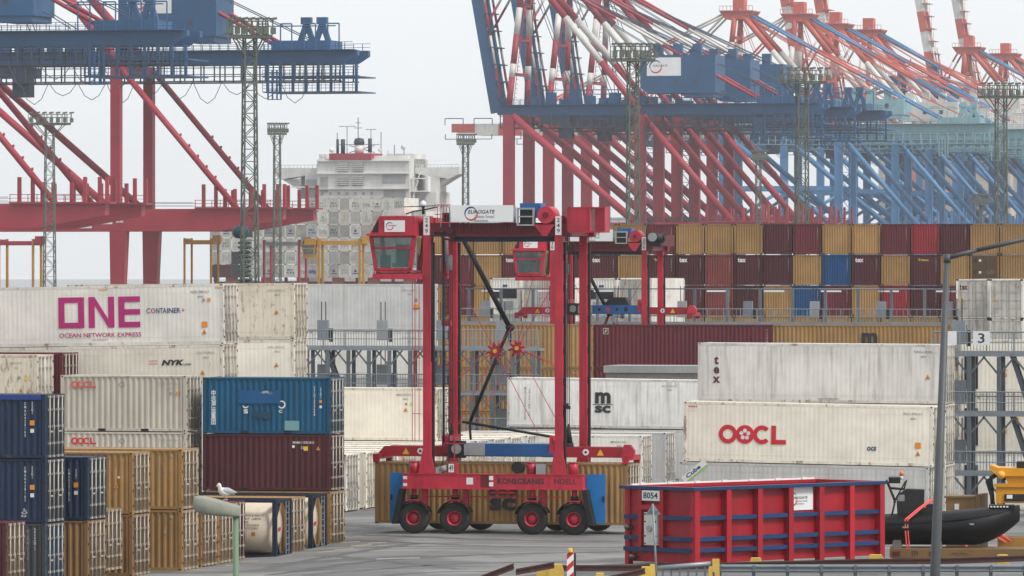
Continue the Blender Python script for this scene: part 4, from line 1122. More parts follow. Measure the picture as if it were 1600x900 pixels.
        m_ = MB(); m_.path([(-2.0, 0.4, 3.4), (-2.0, 0.4, 4.6), (-1.6, 0.4, 4.6)], 0.03, 5); m_.path([(-2.5, 0.4, 4.2), (-1.6, 0.4, 4.2)], 0.03, 5); m_.build('step_rail', red, t)
        m_ = MB(); m_.path([(-0.2, -0.2, 1.95), (1.1, -0.2, 1.95)], 0.09, 8); m_.path([(-3.3, -0.2, 1.75), (3.4, -0.2, 1.75)], 0.03, 6); m_.build('axle_rod', red, t)
        # work light
        m_ = MB(); m_.box(3.42, 3.6, -0.2, 0.0, 6.0, 6.12); m_.box(3.55, 3.7, -0.25, -0.05, 5.85, 6.0); m_.build('work_light', BLACK, t)
    if spreader:
        z = spreader_z; yc = YF/2
        sred = mat('spreader_red', (0.36, 0.014, 0.03), 0.45, dirt=0.3, streak=0.2)
        for y in (yc-0.55, yc+0.55):
            for sgn in (-1, 1):
                m_ = MB(); m_.box(sgn*1.9, sgn*5.75, y-0.14, y+0.14, z, z+0.48); m_.prism([(sgn*5.75, z), (sgn*6.1, z-0.1), (sgn*6.1, z+0.1), (sgn*5.75, z+0.48)][::sgn], lambda u, v, w: (u, w, v), y-0.13, y+0.13)
                a_ = m_.build('telescopic_arm', sred, t)
                if y < yc and detail:
                    c = sgn*4.0; mk = MB(); mk.tube((c, y-0.155, z+0.25), (c, y-0.142, z+0.25), 0.15, 18); mo = mk.build('round_mark', WHITE, a_)
                    mk = MB(); mk.tube((c, y-0.165, z+0.25), (c, y-0.156, z+0.25), 0.06, 12); mk.build('mark_centre', PBLACK, a_)
                    mk = MB(); patch(mk, side_map(y-0.15), ((sgn*4.7-0.17, z+0.1), (sgn*4.7+0.17, z+0.1), (sgn*4.7, z+0.4))); mk.build('warning_triangle', PYELLOW, a_)
        for sgn in (-1, 1):
            m_ = MB(); m_.box(sgn*6.02-0.16, sgn*6.02+0.16, yc-1.22, yc+1.22, z-0.12, z+0.12)
            for y in (yc-1.13, yc+1.13): m_.box(sgn*6.02-0.14, sgn*6.02+0.14, y-0.1, y+0.1, z-0.28, z-0.12)
            m_.build('end_beam', sred, t)
        m_ = MB(); m_.prism([(5.7, z), (6.35, z), (6.4, z+0.35), (6.2, z+0.62), (5.9, z+0.62)], lambda u, v, w: (u, w, v), yc-1.0, yc-0.72); m_.build('end_guide', red, t)
        m_ = MB(); m_.box(-2.3, 2.5, yc-0.85, yc+0.85, z+0.02, z+0.62); m_.box(-2.3, 2.6, yc-0.95, yc-0.86, z+0.05, z+0.18); sb = m_.build('main_beam', SBLUE, t)
        if detail:
            for k in range(6):
                h_ = MB(); h_.tube((-1.6+k*0.62, yc-0.862, z+0.34), (-1.6+k*0.62, yc-0.852, z+0.34), 0.15 if k % 2 else 0.11, 14); h_.build('opening', DARK if k != 3 else PRED, sb) if spreader_z > 6 else None
            m_ = MB(); m_.box(-1.75, -0.8, yc-1.2, yc-0.9, z+0.08, z+0.6); m_.build('switch_box', GREY, t)
            m_ = MB(); m_.box(-2.5, -1.8, yc-1.25, yc-0.6, z-0.05, z+0.75); mo = m_.build('drive_unit', BLACK, t)
            m_ = MB(); m_.tube((-2.1, yc-1.3, z+0.38), (-2.1, yc-1.25, z+0.38), 0.24, 16); m_.build('motor_cover', GREY, mo)
            m_ = MB(); m_.box(2.3, 2.6, yc-0.9, yc+0.9, z+0.1, z+1.0); m_.path([(2.5, yc-0.9, z+0.9), (3.0, yc-0.9, z+0.2)], 0.1, 6); m_.build('lifting_frame', red, t)
            m_ = MB(); m_.box(-2.9, -2.5, yc-0.9, yc+0.9, z+0.1, z+1.0); m_.build('lifting_frame', red, t)
            if spreader_z > 6:
                m_ = MB(); m_.prism([(-0.2, z+0.62), (1.6, z+0.62), (1.3, z+1.15), (0.3, z+1.15)], lambda u, v, w: (u, w, v), yc-0.4, yc+0.4); m_.build('head_block', DARK, t)
    return t
main = straddle('red straddle carrier numbered 249 carrying a yellow container', 771.5, 33.55, '249')
rot = Matrix.Rotation(-TH, 3, 'Z')
cl = Vector(main.location) + rot @ Vector((6.12, 1.17, 0.40))
t = container('container', 'yellow container with black logo hanging under the red straddle carrier', 'yellow', 0, 1, 0, 12.192, HR, loc=cl)
msc_logo(t, -6.0, 1.35, 1.5, PBLACK); sticker(t, -1.15, 1.55, 0.28); sticker(t, -1.18, 0.75, 0.3, 'orange'); sticker(t, -1.45, 0.75, 0.2, 'orange'); vcode(t, -1.05, 2.3, 0.5, PGREY, '45G1')
straddle('red straddle carrier numbered 230 behind, its spreader raised and empty', 936, 23.2, '230', spreader_z=9.6, zb=-0.45)
YEL = mat('carrier_yellow', (0.50, 0.245, 0.02), 0.5, dirt=0.25)
FRED = mat('far_carrier_red', (0.36, 0.03, 0.06), 0.5, dirt=0.25)
for lab, px, s, c, tp, sc in (
    ('far yellow straddle carrier at the left edge in front of the pale sky', 25, 9.3, YEL, FRED, (0.95, 0.9, 1.12)),
    ('far yellow straddle carrier standing alone beside the crane legs', 309, 9.0, YEL, YEL, (0.76, 0.9, 1.14)),
    ('far red straddle carrier with a grey top left of the yellow one by the ship', 440, 9.0, FRED, GREY, (1.0, 0.9, 1.12)),
    ('far yellow straddle carrier before the stern of the ship', 530, 9.1, YEL, YEL, (1.15, 0.5, 1.13))):
    straddle(lab, px, s, None, c, c, spreader=False, detail=False, scale=sc, top=tp, cab='stern' in lab)
# ------------------------------------------------------------------ ship to shore cranes
CRED = mat('crane_red', (0.33, 0.026, 0.042), 0.5, dirt=0.15, streak=0.15, scale=0.4)
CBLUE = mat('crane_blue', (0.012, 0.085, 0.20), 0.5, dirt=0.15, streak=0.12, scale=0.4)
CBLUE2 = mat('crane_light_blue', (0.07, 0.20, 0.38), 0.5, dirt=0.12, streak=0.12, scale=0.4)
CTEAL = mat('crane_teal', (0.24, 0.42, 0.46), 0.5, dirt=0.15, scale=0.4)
CORANGE = mat('crane_orange_red', (0.52, 0.10, 0.07), 0.5, dirt=0.12, scale=0.4)
CWHITE = mat('crane_white', (0.62, 0.60, 0.56), 0.5, dirt=0.2, streak=0.2, scale=0.4)
CDARK = mat('crane_dark_steel', (0.035, 0.06, 0.10), 0.6, dirt=0.2)
GA, BW = 31.0, 18.6                                  # rail gauge, distance between the legs along the quay

def banded(mb, p, q, r, marks, n=8):
    """tube whose paint changes at the given fractions"""
    p, q = Vector(p), Vector(q); prev = 0.0; k = 0
    for mk in list(marks)+[1.0]:
        mb.tube(p.lerp(q, prev), p.lerp(q, mk), r, n, k % 2); prev = mk; k += 1

def crane(label, tpos, leg, girder, frame, boom='up', sign=False, number=None, boomcols=None, group='cranes along the quay', house=None, banners=False, off=0.0, apex_z=80.0, lw=0.85, br=0.58, ht=60.2):
    """tpos: distance along the quay from the reference crane; origin at the near waterside leg"""
    Y = 1515.0 + tpos*CT; X = -0.7 + tpos*ST + off
    t = thing('quay_crane', label, 'crane', (X, Y, 0), (0, 0, -TH), group)
    house = house or girder
    for x in (0.0, GA):
        for y in (0.0, BW):
            m_ = MB()
            wb, wt = 1.0, 1.55
            k = len(m_.v)
            for z, xa, xb, wy in ((2.5, x-0.75, x+1.35, 0.8), (18.0, x-0.95, x+2.05, 0.95)):
                m_.v += [(xa, y-wy, z), (xb, y-wy, z), (xb, y+wy, z), (xa, y+wy, z)]
            for q_ in ((0,1,5,4), (1,2,6,5), (2,3,7,6), (3,0,4,7), (3,2,1,0), (4,5,6,7)): m_.quad([k+i for i in q_])
            m_.box(x-lw, x+lw, y-0.8, y+0.8, 21.8, 46.6)
            m_.build('leg', leg, t)
        m_ = MB(); m_.box(x-0.9, x+1.2, -3.5, BW+3.5, 1.2, 2.5)
        for yy in (-2.2, 3.0, BW-3.0, BW+2.2): m_.box(x-0.6, x+0.8, yy-1.6, yy+1.6, 0.1, 1.2)
        m_.build('sill_beam', leg, t)
        m_ = MB(); m_.box(x-0.6, x+0.9, 0.95, BW-0.95, 18.8, 21.2); m_.build('portal_tie', leg, t)
        m_ = MB(); m_.box(x-0.7, x+0.7, 0.8, BW-0.8, 44.6, 46.6); m_.build('upper_tie', leg, t)
    for y in (0.0, BW):
        m_ = MB()
        m_.prism([(-2.2, 18.0), (GA+18.5, 18.0), (GA+30.0, 20.0), (GA+30.0, 21.8), (-2.2, 21.8)], lambda u, v, w: (u, w, v), y-1.0, y+1.0)
        m_.build('portal_beam', leg, t)
        m_ = MB(); m_.tube((0.8, y, 46.3), (GA-1.2, y, 21.9), br*1.07, 10); m_.build('diagonal_brace', leg, t)
        m_ = MB(); m_.tube((GA+0.7, y, 46.0), (GA+21.5, y, 21.9), br*0.9, 10)
        for k in range(5):
            w = 0.5+0.075*k; c = Vector((GA+0.7, y, 46.0)).lerp(Vector((GA+21.5, y, 21.9)), w); m_.box(c.x+0.3, c.x+0.55, c.y-0.2, c.y+0.2, c.z+0.3, c.z+0.75)
        m_.build('backreach_brace', leg, t)
        pf = MB(); pf.box(GA+14.5, GA+31.0, y-1.6, y+1.6, 21.803, 22.1)
        for k in range(12):
            x = GA+14.6+k*1.48; pf.box(x-0.05, x+0.05, y-1.6, y-1.5, 22.1, 23.3)
        pf.box(GA+14.5, GA+31, y-1.6, y-1.52, 23.2, 23.3); pf.box(GA+14.5, GA+31, y-1.6, y-1.52, 22.65, 22.72)
        pf.build('hatch_platform', leg, t)
        for x in ((15.4, 17.6, 19.2, 21.0, 24.0, 26.2, 28.6, 29.8) if y == 0 else (15.0, 18.2, 20.4, 22.8, 25.0, 27.0, 28.4, 30.2)):
            m_ = MB(); m_.box(GA+x-0.26, GA+x+0.26, y+0.4, y+1.0, 22.1, 26.0 if int(x*10) % 3 else 25.2); m_.build('stanchion', leg, t)
        m_ = MB()
        for k in range(14):
            x = 4+k*2.0
            m_.box(x-0.04, x+0.04, y-0.9, y-0.82, 21.8, 22.9)
        m_.box(3, GA+14, y-0.9, y-0.84, 22.84, 22.92); m_.box(3, GA+14, y-0.9, y-0.84, 22.35, 22.4); m_.build('beam_railing', CDARK if leg is CRED else leg, t)
    # girder, walkways, machinery
    yc = BW/2
    for y in (yc-3.4, yc+3.4):
        m_ = MB(); m_.box(-4.0, 70.2, y-0.7, y+0.7, 46.62, 49.0); m_.prism([(70.2, 46.62), (72.4, 48.0), (72.4, 48.9), (70.2, 49.0)], lambda u, v, w: (u, w, v), y-0.7, y+0.7); m_.build('girder', girder, t)
        w_ = MB(); yo = y-2.2 if y < yc else y+2.2
        x = -3.0; k = 0
        while x < 70:
            w_.box(x-0.10, x+0.10, yo-0.12, yo+0.12, 43.7, 46.62); x += (1.9, 2.9, 2.4)[k % 3]; k += 1
        for z in (43.7, 44.8, 46.3): w_.box(-3.2, 70, yo-0.06, yo+0.06, z-0.06, z+0.08)
        w_.box(-3.2, 70, min(yo, y), max(yo, y), 43.55, 43.63)
        w_.build('cable_walkway', girder if leg is not CRED else CDARK, t)
        w_ = MB(); x = -3.0
        while x < 72:
            w_.box(x-0.05, x+0.05, yo-0.05, yo+0.05, 49.0, 50.3); x += 1.6
        for z in (49.6, 50.25): w_.box(-3.2, 72, yo-0.04, yo+0.04, z-0.04, z+0.04)
        w_.box(-3.2, 72, min(yo, y), max(yo, y), 48.9, 49.02); w_.build('girder_railing', girder, t)
    fs = MB()
    for k in range(12):
        x0 = 2+k*5.2
        pts = [(x0+1.3*j, yc-5.7, 43.6-3.0*(1-((j-2)/2)**2)*(0.75+0.25*(k % 3))) for j in range(5)]
        fs.path(pts, 0.06, 4)
    fs.build('festoon_cable', CDARK, t)
    # end platform below the girder
    e_ = MB()
    for z in (41.8, 44.4):
        e_.box(56.0, 73.0, yc-5.5, yc+5.5, z-0.15, z+0.05)
        for zz in (0.6, 1.1): e_.box(56.0, 73.0, yc-5.55, yc-5.48, z+zz-0.04, z+zz+0.04)
    for k in range(8): e_.box(56.8+k*2.25-0.22, 56.8+k*2.25+0.22, yc-5.4, yc-5.0, 41.8, 46.62)
    for k in range(22): e_.box(56.0+k*0.8-0.04, 56.0+k*0.8+0.04, yc-5.56, yc-5.5, 41.8, 45.5)
    [e_.box(57+d, 57.25+d, yc-6.2, yc-6.0, 40.4, 45.5) for d in (0, 0.8, 1.6, 2.3)]; [e_.box(57, 59.5, yc-6.2, yc-6.0, z, z+0.15) for z in (40.4, 42.0, 43.6, 45.0)]; e_.build('maintenance_platform', girder, t)
    h_ = MB(); h_.box(GA+1.0, GA+16.6, yc-5.2, yc+5.2, 51.4, ht); h_.box(GA+10.5, GA+16.2, yc-5.0, yc+5.0, 50.4, 51.4); h_.prism([(GA-1.0, 52.6), (GA+1.0, 51.4), (GA+1.0, ht), (GA-1.0, ht)], lambda u, v, w: (u, w, v), yc-5.2, yc+5.2)
    h_.build('machinery_house', house, t)
    for k in range(3):
        m_ = MB(); m_.box(GA+1.6+k*4.6, GA+3.6+k*4.6, yc-3, yc-1, ht, ht+2.6); m_.build('roof_vent', house, t)
    for x in (GA+7.4, GA+12.0):
        m_ = MB(); m_.box(x-0.5, x+0.5, yc-5.26, yc-5.2, 53.2, 54.3); m_.build('window', CDARK, t)
    if sign: eurogate_sign(t, GA+0.6, GA+8.6, 55.4, 59.6, lambda d: side_map(yc-5.25-d), lines=False)
    # drives and gear on top, trolley
    g_ = MB()
    for k in range(9):
        x = GA-26+k*3.1; hh = (1.6, 2.8, 1.2, 3.4, 2.0, 1.4, 2.6, 3.0, 1.8)[k]
        g_.box(x-0.9, x+0.9, yc-4.5+k % 3, yc-1.0+k % 3, 49.05, 49.05+hh); g_.box(x+1.1, x+1.3, yc-4.8, yc-4.6, 49.0, 52.4)
    g_.box(GA-28, GA-1, yc-5, yc-4.9, 52.2, 52.4); g_.build('winch_gear', house, t)
    for x in (62.8, 65.6):
        m_ = MB(); m_.bar((x-1.6, yc-2, 49.0), (x, yc-2, 53.6), 0.8, 0.9); m_.bar((x+1.6, yc-2, 49.0), (x, yc-2, 53.6), 0.8, 0.9); m_.box(x-0.9, x+0.9, yc-2.6, yc-1.4, 53.4, 54.6); m_.build('rope_pulley_post', house, t)
    g_ = MB(); g_.box(57, 67.5, yc-3.8, yc+3.8, 49.05, 50.6)
    for k in range(4): g_.path([(GA+24+k*4.2, yc-5.6, 49.0), (GA+24+k*4.2, yc-5.6, 53.4), (GA+26+k*4.2, yc-5.6, 53.4), (GA+26+k*4.2, yc-5.6, 49.0)], 0.12, 4)
    g_.path([(GA+22, yc-5.6, 53.0), (GA+38, yc-5.6, 53.0)], 0.1, 4); g_.build('rope_frame', house, t)
    m_ = MB(); m_.box(6, 13, yc-4, yc+4, 44.6, 46.4); m_.box(10.5, 13.5, yc-4.2, yc-1.2, 41.2, 44.6); m_.build('trolley', CDARK, t)
    # A-frame and stays
    AX, AZ = 2.0, apex_z
    cols_ = [frame, CWHITE]
    for y in (0.9, BW-0.9):
        m_ = MB(); banded(m_, (-0.2, y, 49.0), (AX, yc+(y-yc)*0.42, AZ), 0.75, (0.20, 0.30, 0.52, 0.72)); m_.build('mast_leg', cols_, t)
        m_ = MB(); banded(m_, (GA-0.4, y, 47.5), (AX+1.0, yc+(y-yc)*0.42, AZ), 0.78, (0.34, 0.66)); m_.build('rear_mast_leg', cols_, t)
        m_ = MB(); banded(m_, (58.0, yc+(y-yc)*0.4, 49.6), (AX+1.0, yc+(y-yc)*0.42, AZ+0.5), 0.36, (0.42, 0.62)); m_.build('backstay', [girder if leg is CBLUE2 else frame, CWHITE] if leg is not CBLUE2 else [leg, frame], t)
        m_ = MB(); banded(m_, (GA+8, yc+(y-yc)*0.4, 60.2), (AX+1.0, yc+(y-yc)*0.42, AZ+0.5), 0.22, (0.5,)); m_.build('backstay', cols_, t)
    m_ = MB(); m_.box(AX-4, AX+5, yc-5, yc+5, AZ-0.2, AZ+0.1)
    for k in range(10): m_.box(AX-4+k*1.0-0.05, AX-4+k*1.0+0.05, yc-5.05, yc-4.95, AZ, AZ+1.3)
    m_.box(AX-4, AX+5, yc-5.05, yc-4.97, AZ+1.2, AZ+1.32); m_.prism([(AX-2.5, AZ-2.2), (AX+3.5, AZ-2.2), (AX+5, AZ-0.2), (AX-4, AZ-0.2)], lambda u, v, w: (u, w, v), yc-4.5, yc+4.5); m_.box(AX-1, AX+2, yc-2, yc+2, AZ+0.1, AZ+3.4)
    m_.build('apex_platform', frame, t)
    m_ = MB()
    for z in (56.0, 64.0, 72.0):
        w = (z-49.0)/(AZ-49.0); xx = -0.2+(AX+0.2)*w; m_.box(xx-0.35, xx+0.35, 0.9+(yc*0.58)*w, BW-0.9-(yc*0.58)*w, z-0.35, z+0.35); m_.box(xx+0.8, xx+2.6, 1.2+(yc*0.58)*w-0.6, 1.2+(yc*0.58)*w+0.6, z-0.1, z+0.1); m_.box(xx+2.5, xx+2.6, 1.2+(yc*0.58)*w-0.6, 1.2+(yc*0.58)*w+0.6, z, z+1.2)
    for k in range(30):
        w = k/30.0; xx = 1.0+(AX+0.2)*w; m_.box(xx-0.05, xx+0.55, 0.4+(yc*0.58)*w, 0.5+(yc*0.58)*w, 49.5+w*(AZ-49)-0.06, 49.5+w*(AZ-49)+0.06)
    m_.tube((1.0, 0.45, 49.5), (AX+1.2, 0.45+yc*0.58, AZ), 0.08, 4); m_.build('mast_ladder', frame, t)
    rg = MB()
    for k in range(7):
        xe = (6.0, 14.0, GA-3, GA+14, 40.0, 52.0, 66.0)[k]
        for y in (yc-1.6, yc+1.6): rg.tube((AX+0.5, y, AZ-0.5), (xe, y+(k % 3-1)*1.6, 49.5 if not (GA-2 < xe < GA+17) else ht), 0.09, 4)
    rg.build('rigging', CDARK if leg is CRED else frame, t)
    if leg is not CRED:
        for y in (0.0, BW):
            m_ = MB(); m_.box(1.0, GA-1.0, y-0.5, y+0.5, 31.5, 32.7); m_.build('middle_tie', leg, t)
            m_ = MB(); m_.tube((1.0, y, 22.5), (GA*0.5, y, 31.5), 0.45, 8); m_.tube((GA-1.0, y, 22.5), (GA*0.5, y, 31.5), 0.45, 8); m_.build('lower_brace', leg, t)
    sw = MB(); z = 2.6; k = 0
    while z < 46:
        sw.bar((GA+1.2 if k % 2 else GA+3.2, -0.9, z), (GA+3.2 if k % 2 else GA+1.2, -0.9, z+2.4), 0.5, 0.12); sw.box(GA+1.0, GA+3.4, -1.2, -0.6, z-0.06, z+0.06); z += 2.4; k += 1
    for x in (GA+1.05, GA+3.35): sw.box(x-0.06, x+0.06, -1.2, -1.08, 2.5, 46)
    if leg is not CRED or tpos >= 0: sw.build('stair_tower', CDARK if leg is CRED else leg, t)
    bc = boomcols or [girder, girder]
    if boom == 'up':
        a = R(80); hx, hz_ = -4.6, 47.2
        def bp(d, o): return (hx - d*math.cos(a) - o*math.sin(a), hz_ + d*math.sin(a) - o*math.cos(a))
        for y in (yc-3.0, yc+3.0):
            m_ = MB()
            for k in range(10): m_.prism([bp(6.4*k, 1.2), bp(6.4*k, -1.2), bp(6.4*k+6.4, -1.2), bp(6.4*k+6.4, 1.2)][::-1], lambda u, v, w: (u, w, v), y-0.7, y+0.7, k % 2)
            m_.build('boom', bc, t)
        m_ = MB()
        for k in range(16):
            p1 = bp(3+k*4, -1.9); m_.box(p1[0]-0.9, p1[0]+0.9, yc-4.2, yc+4.2, p1[1]-0.12, p1[1]+0.12); m_.box(p1[0]+0.7, p1[0]+0.8, yc-4.2, yc-4.1, p1[1], p1[1]+4.0)
        m_.build('boom_walkway', bc[0], t)
        for y in (1.5, BW-1.5):
            m_ = MB(); p1 = bp(20, -1.2); p2 = bp(46, -1.2)
            banded(m_, (p1[0], y*0.5+yc*0.5, p1[1]), (AX-2.0, y*0.5+yc*0.5, AZ-1.0), 0.3, (0.4, 0.7)); banded(m_, (-3.2, y*0.5+yc*0.5, 50.0), (p2[0]+3, y*0.5+yc*0.5, AZ), 0.3, (0.25, 0.5, 0.75)); m_.build('folded_forestay', cols_, t)
    else:
        for y in (yc-3.0, yc+3.0):
            m_ = MB(); L_ = 71.0; n = 11
            for k in range(n): m_.box(-4.4-L_*(k+1)/n, -4.4-L_*k/n, y-0.7, y+0.7, 46.5 if k < n-1 else 47.3, 49.6, k % 2)
            m_.build('boom', bc, t)
        m_ = MB()
        for k in range(9):
            x = -8-k*8; m_.path([(x, yc-4.4, 49.2), (x, yc-4.4, 51.0), (x-5, yc-4.4, 51.0), (x-5, yc-4.4, 49.2)], 0.12, 4)
            m_.box(x-5, x, yc-4.5, yc-4.3, 45.4, 45.6); m_.box(x-5, x-4.8, yc-4.5, yc-4.3, 45.4, 46.8); m_.box(x-0.2, x, yc-4.5, yc-4.3, 45.4, 46.8)
        m_.build('boom_walkway', CDARK, t)
        for y in (yc-2.6, yc+2.6):
            for xe in (-30.0, -62.0):
                m_ = MB(); banded(m_, (xe, y, 49.2), (AX-2.0, y, AZ), 0.3, (0.3, 0.6, 0.8)); m_.build('forestay', cols_, t)
    if number:
        lettering(t, number, GA+0.2, GA+1.6, 19.5, 20.6, PWHITE, side_map(-1.012), 0.02, label='white crane number on the red beam')
    if banners:
        for x0, x1, z0, z1, txt in ((GA-12.7, GA-4.1, 18.5, 20.9, 'www.fuer-uns.de'), (GA-3.3, GA-0.4, 19.2, 20.5, '')):
            mb = MB(); mb.box(x0, x1, -1.05, -1.004, z0, z1); bo = mb.build('banner', WHITE, t)
            if txt: worn_text(bo, x0+0.6, x1-0.4, z0+0.3, z0+1.0, PRED, side_map(-1.056), 14)
            else: lettering(bo, 'EUROGATE', x0+0.3, x1-0.6, z0+0.7, z0+1.15, PGREY, side_map(-1.056), 0.0)
    return t
SC = 9.12
t22 = ((182-CX)/SC + 0.7 - GA*CT)/ST
crane('red quay crane numbered 22 with blue girder at the upper left', t22, CRED, CBLUE, CRED, 'down', sign=True, number='22', banners=True, boomcols=[CBLUE, CBLUE])
crane('red quay crane cut by the left edge, only its rear platform and braces in view', t22-98.0, CRED, CBLUE, CRED, 'down', boomcols=[CBLUE, CBLUE])
crane('nearest red and blue crane of the right group with the company sign on its house', 0.0, CRED, CBLUE, CRED, 'up', sign=True, boomcols=[CBLUE, CBLUE], lw=1.25, br=0.85)
crane('second red and blue crane behind the one with the company sign', 37.5, CRED, CBLUE, CRED, 'up', lw=1.25, br=0.85)
crane('third red and blue crane behind the one with the company sign', 75.0, CRED, CBLUE, CRED, 'up', lw=1.25, br=0.85)
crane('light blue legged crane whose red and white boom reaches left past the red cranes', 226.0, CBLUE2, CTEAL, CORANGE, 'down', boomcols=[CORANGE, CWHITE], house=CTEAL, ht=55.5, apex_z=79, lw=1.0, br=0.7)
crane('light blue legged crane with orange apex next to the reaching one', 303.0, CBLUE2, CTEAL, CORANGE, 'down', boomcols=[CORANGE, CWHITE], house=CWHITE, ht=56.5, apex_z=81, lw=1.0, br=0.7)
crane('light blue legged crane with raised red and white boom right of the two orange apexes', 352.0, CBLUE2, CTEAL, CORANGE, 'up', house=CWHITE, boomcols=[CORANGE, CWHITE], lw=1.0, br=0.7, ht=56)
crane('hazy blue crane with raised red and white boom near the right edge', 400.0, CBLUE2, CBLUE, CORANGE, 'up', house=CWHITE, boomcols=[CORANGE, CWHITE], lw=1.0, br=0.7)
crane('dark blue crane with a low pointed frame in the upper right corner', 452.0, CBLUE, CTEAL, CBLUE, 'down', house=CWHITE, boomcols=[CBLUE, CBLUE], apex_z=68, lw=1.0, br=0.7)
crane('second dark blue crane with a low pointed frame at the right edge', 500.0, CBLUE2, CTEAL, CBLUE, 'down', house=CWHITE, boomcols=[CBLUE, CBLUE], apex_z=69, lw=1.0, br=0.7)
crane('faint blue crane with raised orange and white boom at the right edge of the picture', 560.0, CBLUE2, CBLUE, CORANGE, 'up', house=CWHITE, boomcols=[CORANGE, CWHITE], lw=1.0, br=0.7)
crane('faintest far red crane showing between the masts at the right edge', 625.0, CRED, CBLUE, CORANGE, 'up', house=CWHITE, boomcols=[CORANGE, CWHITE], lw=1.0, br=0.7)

# ------------------------------------------------------------------ floodlight masts
MAST = mat('mast_green_steel', (0.105, 0.12, 0.10), 0.55, 0.2, dirt=0.3)
def mast(label, px, s, ytop, wpx_top=15, wpx_bot=21, head=62, braces=True):
    p_ = at(px, HY, s); zt = H-(ytop-HY)/s
    t = thing('floodlight_mast', label, 'light mast', (p_.x, p_.y, 0), (0, 0, 0.25), 'floodlight masts of the yard')
    wt, wb = wpx_top/s, wpx_bot/s; hh = head/s; zp = zt-1.9
    sh = MB()
    for sx in (-1, 1):
        for sy in (-1, 1): sh.bar((sx*wb/2, sy*wb/2, 0), (sx*wt/2, sy*wt/2, zp), 0.17, w2=0.13)
    z = 0.0; k = 0
    while z < zp-0.5:
        w0 = wb+(wt-wb)*z/zp; z1 = min(zp, z+w0*0.95); w1 = wb+(wt-wb)*z1/zp
        for sy in (-1, 1):
            sg = 1 if k % 2 else -1
            sh.bar((-sg*w0/2, sy*w0/2, z), (sg*w1/2, sy*w1/2, z1), 0.07); sh.bar((sy*w0/2, -sg*w0/2, z), (sy*w1/2, sg*w1/2, z1), 0.07)
            sh.bar((-w1/2, sy*w1/2, z1), (w1/2, sy*w1/2, z1), 0.06)
        z = z1; k += 1
    sh.build('lattice_shaft', MAST, t)
    pf = MB(); pf.box(-hh/2, hh/2, -hh/4, hh/4, zp, zp+0.3)
    for sx in (-1, 1):
        for sy in (-1, 1): pf.bar((sx*wt/2, sy*wt/2, zp-1.6), (sx*hh*0.36, sy*hh*0.2, zp), 0.1)
    pf.build('platform', MAST, t)
    rl = MB()
    for y in (-hh/4, hh/4):
        for zz in (0.75, 1.2): rl.box(-hh/2, hh/2, y-0.03, y+0.03, zp+zz+0.27, zp+zz+0.33)
        for i in range(9): rl.box(-hh/2+hh*i/8-0.035, -hh/2+hh*i/8+0.035, y-0.03, y+0.03, zp+0.3, zp+1.5)
    rl.build('railing', MAST, t)
    for i in range(7):
        x = -hh*0.52+hh*1.04*i/6
        fl = MB(); fl.bar((x-0.26, -hh*0.22, zp+1.66), (x+0.30, -hh*0.22, zp+1.74), 0.5, 0.22); fl.tube((x, -hh*0.2, zp+0.3), (x, -hh*0.2, zp+1.65), 0.05, 4); fl.box(x-0.22, x+0.22, -hh*0.28, -hh*0.2, zp+0.35, zp+0.95); fl.build('floodlight', MAST, t)
    return t
mast('floodlight mast left of the crane numbered 22', 77.5, 11.2, 174, 12, 19, 62)
mast('tall dark green floodlight mast in front of the crane girder', 390, 17.8, 26, 17, 27, 66)
mast('slim floodlight mast left of the ship bridge', 433, 10.4, 191, 9, 12, 28)
mast('slim floodlight mast right of the ship bridge', 727.5, 9.8, 208, 8, 10, 26)
mast('dark floodlight mast before the red crane diagonals', 989, 15.8, 66, 14, 19, 64)
mast('floodlight mast between the red and the light blue cranes', 1253, 14.2, 104, 15, 19, 72)
mast('thick floodlight mast nearest the right edge', 1564, 13.4, 128, 14, 17, 66)
mast('small floodlight mast low in front of the light blue legs', 1185, 8.6, 234, 7, 8, 22)
mast('small floodlight mast low near the right edge', 1532, 9.4, 302, 3, 4, 26)
# dark buoy-like cable reel on the mast
p_ = at(382, 440, 17.4)
t = thing('cable_drum_stand', 'dark bellows column with round blue head by the tall green mast', 'cable stand', (p_.x, p_.y, 0), (0, 0, 0))
m_ = MB(); m_.tube((0, 0, 0), (0, 0, 11.2), 0.35, 8)
for k in range(9): m_.lathe([(0.3, 0.0), (0.62, 0.1), (0.62, 0.22), (0.3, 0.34)], (0, 0, 10.9+k*0.42), 'z', 14)
m_.build('bellows', mat('bellows_dark', (0.012, 0.028, 0.028), 0.5), t)
m_ = MB(); m_.lathe([(0.0, 0.85), (0.5, 0.75), (0.75, 0.35), (0.75, 0.0), (0.5, -0.35), (0.1, -0.4)], (-0.35, 0, 15.2), 'z', 16); m_.build('round_head', mat('head_blue', (0.012, 0.045, 0.075), 0.5), t)

